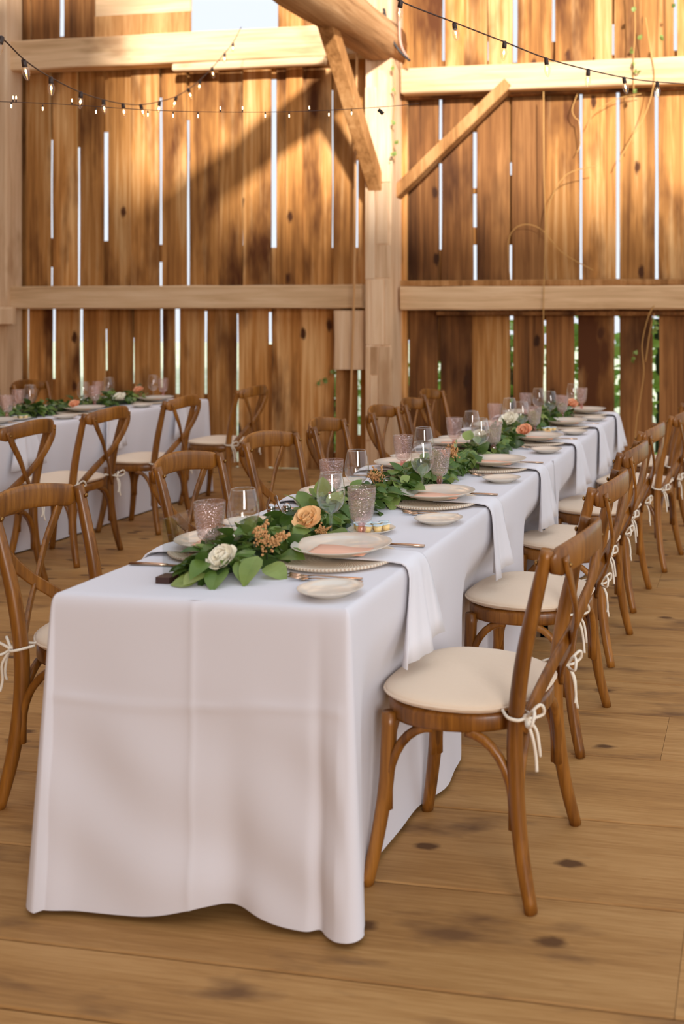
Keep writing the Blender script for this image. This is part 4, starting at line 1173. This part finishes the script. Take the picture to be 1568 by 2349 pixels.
garland([(-4.78, 4.4, 0), (-4.77, 5.3, 0), (-4.78, 6.3, 0), (-4.76, 7.4, 0)], 'leafy green garland on the rear table', 'garlands', 90, 420, 63)

big = leaf_mesh('leaf', .092, .060, .16, .35, 6); big_pale = leaf_mesh('leaf', .070, .056, .12, .25, 6); big_dark = leaf_mesh('leaf', .10, .062, .2, .3, 6)
big.materials.append(M['leaf_mid']); big_pale.materials.append(M['leaf_lime']); big_dark.materials.append(M['leaf_dark'])
for (u, v, Y, me_, az, el) in [(450, 1318, 2.44, big_pale, 182, -4), (455, 1345, 2.39, big_pale, 200, -4), (470, 1322, 2.44, big_pale, 225, -8), (470, 1338, 2.42, big_pale, 250, -14), (505, 1322, 2.43, big, 285, -18), (560, 1300, 2.47, big, 300, -32), (590, 1318, 2.46, big, 265, -40), (610, 1300, 2.52, big, 330, -12),
        (478, 1290, 2.60, big_dark, 95, 62), (640, 1272, 2.62, big, 340, 5), (560, 1258, 2.66, big_dark, 100, 40), (520, 1312, 2.45, big_dark, 240, -30), (490, 1300, 2.46, big_dark, 205, 5), (548, 1296, 2.5, big_dark, 320, 10),
        (735, 1222, 2.86, big, 300, -5), (700, 1225, 2.84, big, 270, -25), (760, 1215, 2.9, big, 320, -10), (680, 1235, 2.8, big_dark, 250, -15), (655, 1215, 2.86, big_dark, 150, 30), (740, 1140, 3.12, big_pale, 120, 65), (755, 1165, 3.1, big_pale, 60, 45), (900, 1140, 3.5, big, 290, -20), (935, 1120, 3.62, big, 330, 10), (865, 1150, 3.45, big_pale, 250, -20), (1068, 1010, 4.55, big_pale, 80, 40), (1010, 1060, 4.1, big_dark, 280, 20)]:
    o = bpy.data.objects.new('leaf', me_); COL.objects.link(o)
    q = at(u, v, Y=Y); q.z = max(q.z, TOP + .012)
    el_, az_ = math.radians(el), math.radians(az)
    y_ = Vector((math.cos(az_) * math.cos(el_), math.sin(az_) * math.cos(el_), math.sin(el_)))
    if q.z + y_.z * .09 < TOP + .008: q.z = TOP + .008 - y_.z * .09
    z_ = Vector((.05, -.45, 1.0)) if el < 40 else Vector((.1, -1, .3))
    x_ = y_.cross(z_).normalized(); z_ = x_.cross(y_)
    m_ = Matrix((x_, y_, z_)).transposed().to_4x4(); m_.translation = q - Vector(GAR.location)
    o.parent = GAR; o.matrix_local = m_
def petal_mesh(L, Wd, cup, ruffle):
    vs = []; fs = []; nu, nv = 6, 5
    for j in range(nv + 1):
        t = j / nv
        w = Wd * (0.25 + 0.75 * math.sin(PI * min(1.0, .12 + t * .62)))
        for i in range(nu + 1):
            s = -1 + 2 * i / nu
            vs.append((s * w * .5, L * t - .12 * L * s * s * t, cup * (t * t) * L + .25 * cup * L * s * s + ruffle * math.sin(s * 9) * t * t))
    for j in range(nv):
        for i in range(nu):
            a = j * (nu + 1) + i; fs.append((a, a + 1, a + nu + 2, a + nu + 1))
    return mesh('petal', vs, fs)
def flower(pos, R, mat, label, rings, ruffle=.0, seed=0, tilt=(0, 0)):
    r = random.Random(seed)
    root = empty('flower', pos); root.rotation_euler = (tilt[0], tilt[1], 0)
    tag(root, label, 'flower', 'flowers in the garlands')
    me = petal_mesh(R, R * 1.1, .35, ruffle * R); me.materials.append(mat)
    for p in me.polygons: p.use_smooth = True
    for (n, el, k) in rings:
        a0 = r.uniform(0, 6)
        for i in range(n):
            o = bpy.data.objects.new('petal', me); COL.objects.link(o); o.parent = root
            a = a0 + 2 * PI * i / n + r.uniform(-.15, .15)
            o.matrix_local = Matrix.Rotation(a, 4, 'Z') @ Matrix.Rotation(el + r.uniform(-.12, .12), 4, 'X') @ Matrix.Rotation(r.uniform(-.2, .2), 4, 'Y') @ Matrix.Scale(k * r.uniform(.9, 1.1), 4)
    mb = MB(); mb.ball((0, 0, .1 * R), R * .25, 8, 6); mb.build('core', mat, root)
    return root
def astilbe(pos, label, seed, k=1.0, d=Vector((.5, -.3, .4))):
    r = random.Random(seed); d = d.normalized()
    mb = MB()
    root = empty('dried_flower', pos); tag(root, label, 'dried flower', 'tan dried flower sprays')
    for b in range(9):
        e = (d + Vector((r.uniform(-.8, .8), r.uniform(-.8, .8), r.uniform(-.3, .6)))).normalized()
        base = Vector((r.uniform(-.02, .02), r.uniform(-.02, .02), r.uniform(-.012, .012))) * k
        for i in range(26):
            t = i / 26
            q = base + e * (.055 * k * t) + Vector((r.gauss(0, 1), r.gauss(0, 1), r.gauss(0, 1))) * .0075 * (1.1 - t) * k
            mb.ball(q, r.uniform(.0022, .0042) * k, 5, 3)
    tag(mb.build('florets', M['astilbe'], root), kind='stuff')
    mb = MB(); mb.tube([(0, 0, -.045), (0, 0, 0)], .002, 5); mb.build('stem', M['stem'], root)
for k, f in enumerate(FLOWERS): flower(at(f[0][0], f[0][1], Y=f[0][2]), f[1], M[f[2]], f[3], f[4], f[5], k + 1, f[6])
for k, f in enumerate(SPRAYS): astilbe(at(f[0][0], f[0][1], Y=f[0][2]), f[1], k + 1, f[2], Vector(f[3]))

# ================================================================== STRING LIGHTS, ROPES, VINES
def bulb_meshes():
    b = MB(); b.lathe([(.0075, 0), (.011, -.006), (.0155, -.018), (.0160, -.026), (.0135, -.040), (.008, -.052), (.003, -.059), (E0, -.060)], 16)
    s = MB(); s.lathe([(E0, .030), (.006, .030), (.0095, .026), (.0105, .010), (.0105, -.002), (.008, -.004), (E0, -.004)], 14)
    f = MB(); f.ball((0, 0, -.022), .0042, 8, 6, (1, 1, 2.2))
    b, s, f = b.me('bulb'), s.me('socket'), f.me('filament')
    b.materials.append(M['bulbglass']); s.materials.append(M['socket']); f.materials.append(M['fil'])
    for m_ in (b, s, f):
        for p_ in m_.polygons: p_.use_smooth = True
    return b, s, f
BB, BS, BF = bulb_meshes()
def string(pts, label, bulbs, seed, r=.0032, sway=.25):
    """pts: world points of the wire; bulbs: world points of the sockets on the wire"""
    rr = random.Random(seed)
    root = empty('string_lights', pts[0]); tag(root, label, 'string lights', 'string lights')
    o0 = Vector(root.location)
    mb = MB(); mb.tube([p - o0 for p in spline(pts, 8)], r, 6); mb.build('wire', M['wire'], root)
    for q in bulbs:
        b = bpy.data.objects.new('bulb', BB); COL.objects.link(b); b.parent = root
        b.matrix_local = Matrix.Translation(q - o0 - Vector((0, 0, .026))) @ Euler((rr.uniform(-sway, sway), rr.uniform(-sway, sway), 0)).to_matrix().to_4x4()
        for nm, me in (('socket', BS), ('filament', BF)):
            o = bpy.data.objects.new(nm, me); COL.objects.link(o); o.parent = b
ptsA = [(-120, 0, 3.5), (0, 84, 4.0), (57, 138, 4.3), (117, 178, 4.75), (185, 212, 5.3), (238, 229, 5.8), (283, 238, 6.2), (325, 240, 6.6), (365, 233, 7.0), (402, 222, 7.3), (434, 203, 7.7), (458, 184, 8.0), (487, 155, 8.3), (515, 122, 8.6), (534, 98, 8.8), (553, 62, 9.0)]
PA = [at(u, v, D=d) for u, v, d in ptsA]
string(PA, 'string of amber bulbs swagging from the left edge up to the beam under the window', PA[1:3] + PA[3:15], 1)
ptsB = [(790, -70, 3.9), (917, 2, 4.3), (1043, 52, 4.45), (1156, 96, 4.6), (1253, 134, 4.75), (1348, 160, 4.95), (1432, 178, 5.3), (1507, 188, 5.6), (1640, 196, 6.1)]
PB = [at(u, v, D=d) for u, v, d in ptsB]
string(PB, 'string of amber bulbs slanting across the upper right wall', PB[1:8], 2)
# mini lights
ptsC = [(-140, 226), (0, 233), (100, 237), (200, 243), (300, 250), (400, 255), (500, 257), (620, 257), (730, 254), (868, 246), (960, 238)]
PC = [at(u, v, D=4.6 + .0006 * u) for u, v in ptsC]
root = empty('string_lights', PC[0]); tag(root, 'thin straight string of mini lights across the left bay', 'string lights', 'string lights'); o0 = Vector(root.location)
mb = MB(); mb.tube([p - o0 for p in spline(PC, 8)], .0016, 5); mb.build('wire', M['wire'], root)
mm = MB(); mm.lathe([(E0, .016), (.0022, .014), (.0028, .008), (.0028, 0), (E0, -.001)], 8); mini = mm.me('bulb'); mini.materials.append(M['mini'])
ms = MB(); ms.lathe([(E0, 0), (.0035, 0), (.003, -.011), (E0, -.011)], 8); minis = ms.me('socket'); minis.materials.append(M['socket'])
for k, (u, v, up) in enumerate([(26, 234, 0), (37, 234, 1), (98, 240, 0), (165, 240, 1), (220, 247, 0), (339, 254, 0), (397, 256, 0), (454, 257, 0), (505, 257, 1), (556, 257, 1), (608, 257, 0), (663, 257, 0), (709, 256, 1), (754, 254, 0), (806, 251, 0), (30, 234, 1)]):
    b = bpy.data.objects.new('bulb', mini); COL.objects.link(b); b.parent = root
    m = Matrix.Translation(at(u, v, D=4.6 + .0006 * u) - o0 + Vector((0, 0, .012 if up else -.012)))
    if not up: m = m @ Matrix.Rotation(PI, 4, 'X')
    b.matrix_local = m
    s_ = bpy.data.objects.new('socket', minis); COL.objects.link(s_); s_.parent = b
e = at(868, 252, D=5.1)
mb = MB(); mb.sweep([e - o0, e - o0 + Vector((.010, 0, -.008)), e - o0 + Vector((.022, 0, -.020))], RECT(.009, .006), up=(0, 1, 0)); mb.build('plug', M['black'], root)

def tube_thing(name, pts, r, mat, label, cat, group=None):
    mb = MB(); P = spline(pts, 8); c = Vector(P[0])
    mb.tube([p - c for p in P], r, 7)
    o = mb.build(name, mat, None, loc=c); return tag(o, label, cat, group)
tube_thing('rope', [at(820, -40, Y=8.6), at(816, 300, Y=8.62), at(812, 650, Y=8.66), at(806, 860, Y=8.7), at(800, 1040, Y=8.75), at(798, 1120, Y=8.78)], .011, M['rope'], 'pale rope hanging down just left of the post', 'rope')
tube_thing('cable', [at(880, 20, Y=8.66), at(893, 75, Y=8.64), at(912, 112, Y=8.64), at(940, 140, Y=8.7)], .012, M['black'], 'short black cable bent around the post top', 'cable')
tube_thing('conduit', [at(918, -60, Y=8.66), at(916, 60, Y=8.66), at(920, 105, Y=8.66), at(936, 136, Y=8.72)], .012, M['conduit'], 'pinkish conduit running down the post edge at the top', 'conduit')
vl = leaf_mesh('leaf', .045, .038, .15, .3); vl.materials.append(M['vineleaf'])
def vine(paths, label, leaves, r=.0045, seed=0):
    rr = random.Random(seed)
    P0 = Vector(paths[0][0]); root = empty('vine', P0); tag(root, label, 'vine', 'dry vines on the wall')
    for pth in paths:
        mb = MB(); mb.tube([p - P0 for p in spline(pth, 8)], r, 5); mb.build('stem', M['vine'], root)
    for q in leaves:
        for j in range(2):
            o = bpy.data.objects.new('leaf', vl); COL.objects.link(o); o.parent = root
            o.matrix_local = Matrix.Translation(q - P0 + Vector((rr.uniform(-.02, .02), -.02, rr.uniform(-.02, .02)))) @ Euler((rr.uniform(.6, 2.2), rr.uniform(-.6, .6), rr.uniform(0, 6))).to_matrix().to_4x4()
A = lambda u, v, Y=8.82: at(u, v, Y=Y)
vine([[A(1452, -40), A(1456, 60), A(1452, 150), A(1454, 260), A(1452, 330)], [A(1480, 40), A(1490, 110), A(1500, 180), A(1480, 260), A(1440, 330), A(1420, 370)]],
     'green leafed vine hanging over the upper right beam', [A(1456, 30), A(1462, 90), A(1450, 120), A(1458, 155), A(1456, 175), A(1520, 90), A(1545, 20), A(1454, 210)], seed=1)
vine([[A(1246, 210), A(1247, 400), A(1250, 520), A(1246, 700, 8.8), A(1247, 800), A(1244, 905, 8.95)], [A(1250, 540), A(1262, 460), A(1300, 400), A(1370, 380)]], 'pale dry vine hanging straight down in the right bay', [], seed=2)
vine([[A(1325, 212, 8.98), A(1312, 250, 8.95), A(1318, 270, 8.95), A(1327, 280, 8.95), A(1330, 330, 8.97), A(1322, 350, 8.97)], [A(1470, 215, 8.95), A(1420, 225, 8.95), A(1380, 245, 8.95), A(1360, 262, 8.95), A(1345, 290, 8.95)]], 'curling dry tendril under the upper right beam', [], r=.004, seed=3)
vine([[A(1170, 650, 8.92), A(1165, 560, 8.95), A(1180, 525, 8.95), A(1210, 515, 8.95), A(1245, 530, 8.95), A(1290, 580, 8.95), A(1360, 620, 8.95)]], 'thin brown tendril arching above the right waist beam', [], r=.004, seed=4)
vine([[A(1500, 700), A(1485, 730), A(1472, 790), A(1476, 850), A(1470, 900), A(1460, 960), A(1455, 1010)], [A(1500, 720), A(1490, 760), A(1480, 830)]], 'leafy yellow vine on the lower right planks', [A(1500, 740), A(1495, 760), A(1455, 810), A(1450, 830), A(1505, 755)], seed=5)
vine([[A(902, 140, 8.67), A(906, 220, 8.67), A(900, 300, 8.67), A(904, 370, 8.67)]], 'small green creeper on the front edge of the post', [A(900, 165, 8.66), A(905, 215, 8.66), A(902, 290, 8.66), A(908, 330, 8.66), A(903, 360, 8.66), A(896, 372, 8.66)], r=.003, seed=6)
vine([[A(768, 850, 8.95), A(752, 870, 8.95), A(735, 885, 8.95)]], 'little green sprig poking through the planks left of the post', [A(745, 872, 8.95), A(735, 880, 8.95), A(765, 855, 8.95), A(750, 878, 8.95)], r=.003, seed=7)
q = at(625, 1106, Z=.004)
o = link('fallen_leaf', leaf_mesh('fallen_leaf', .07, .04), M['leaf_dark'], None); o.location = q; o.rotation_euler = (0, 0, 1.2)
tag(o, 'single green leaf lying on the floor behind the second chair', 'leaf')
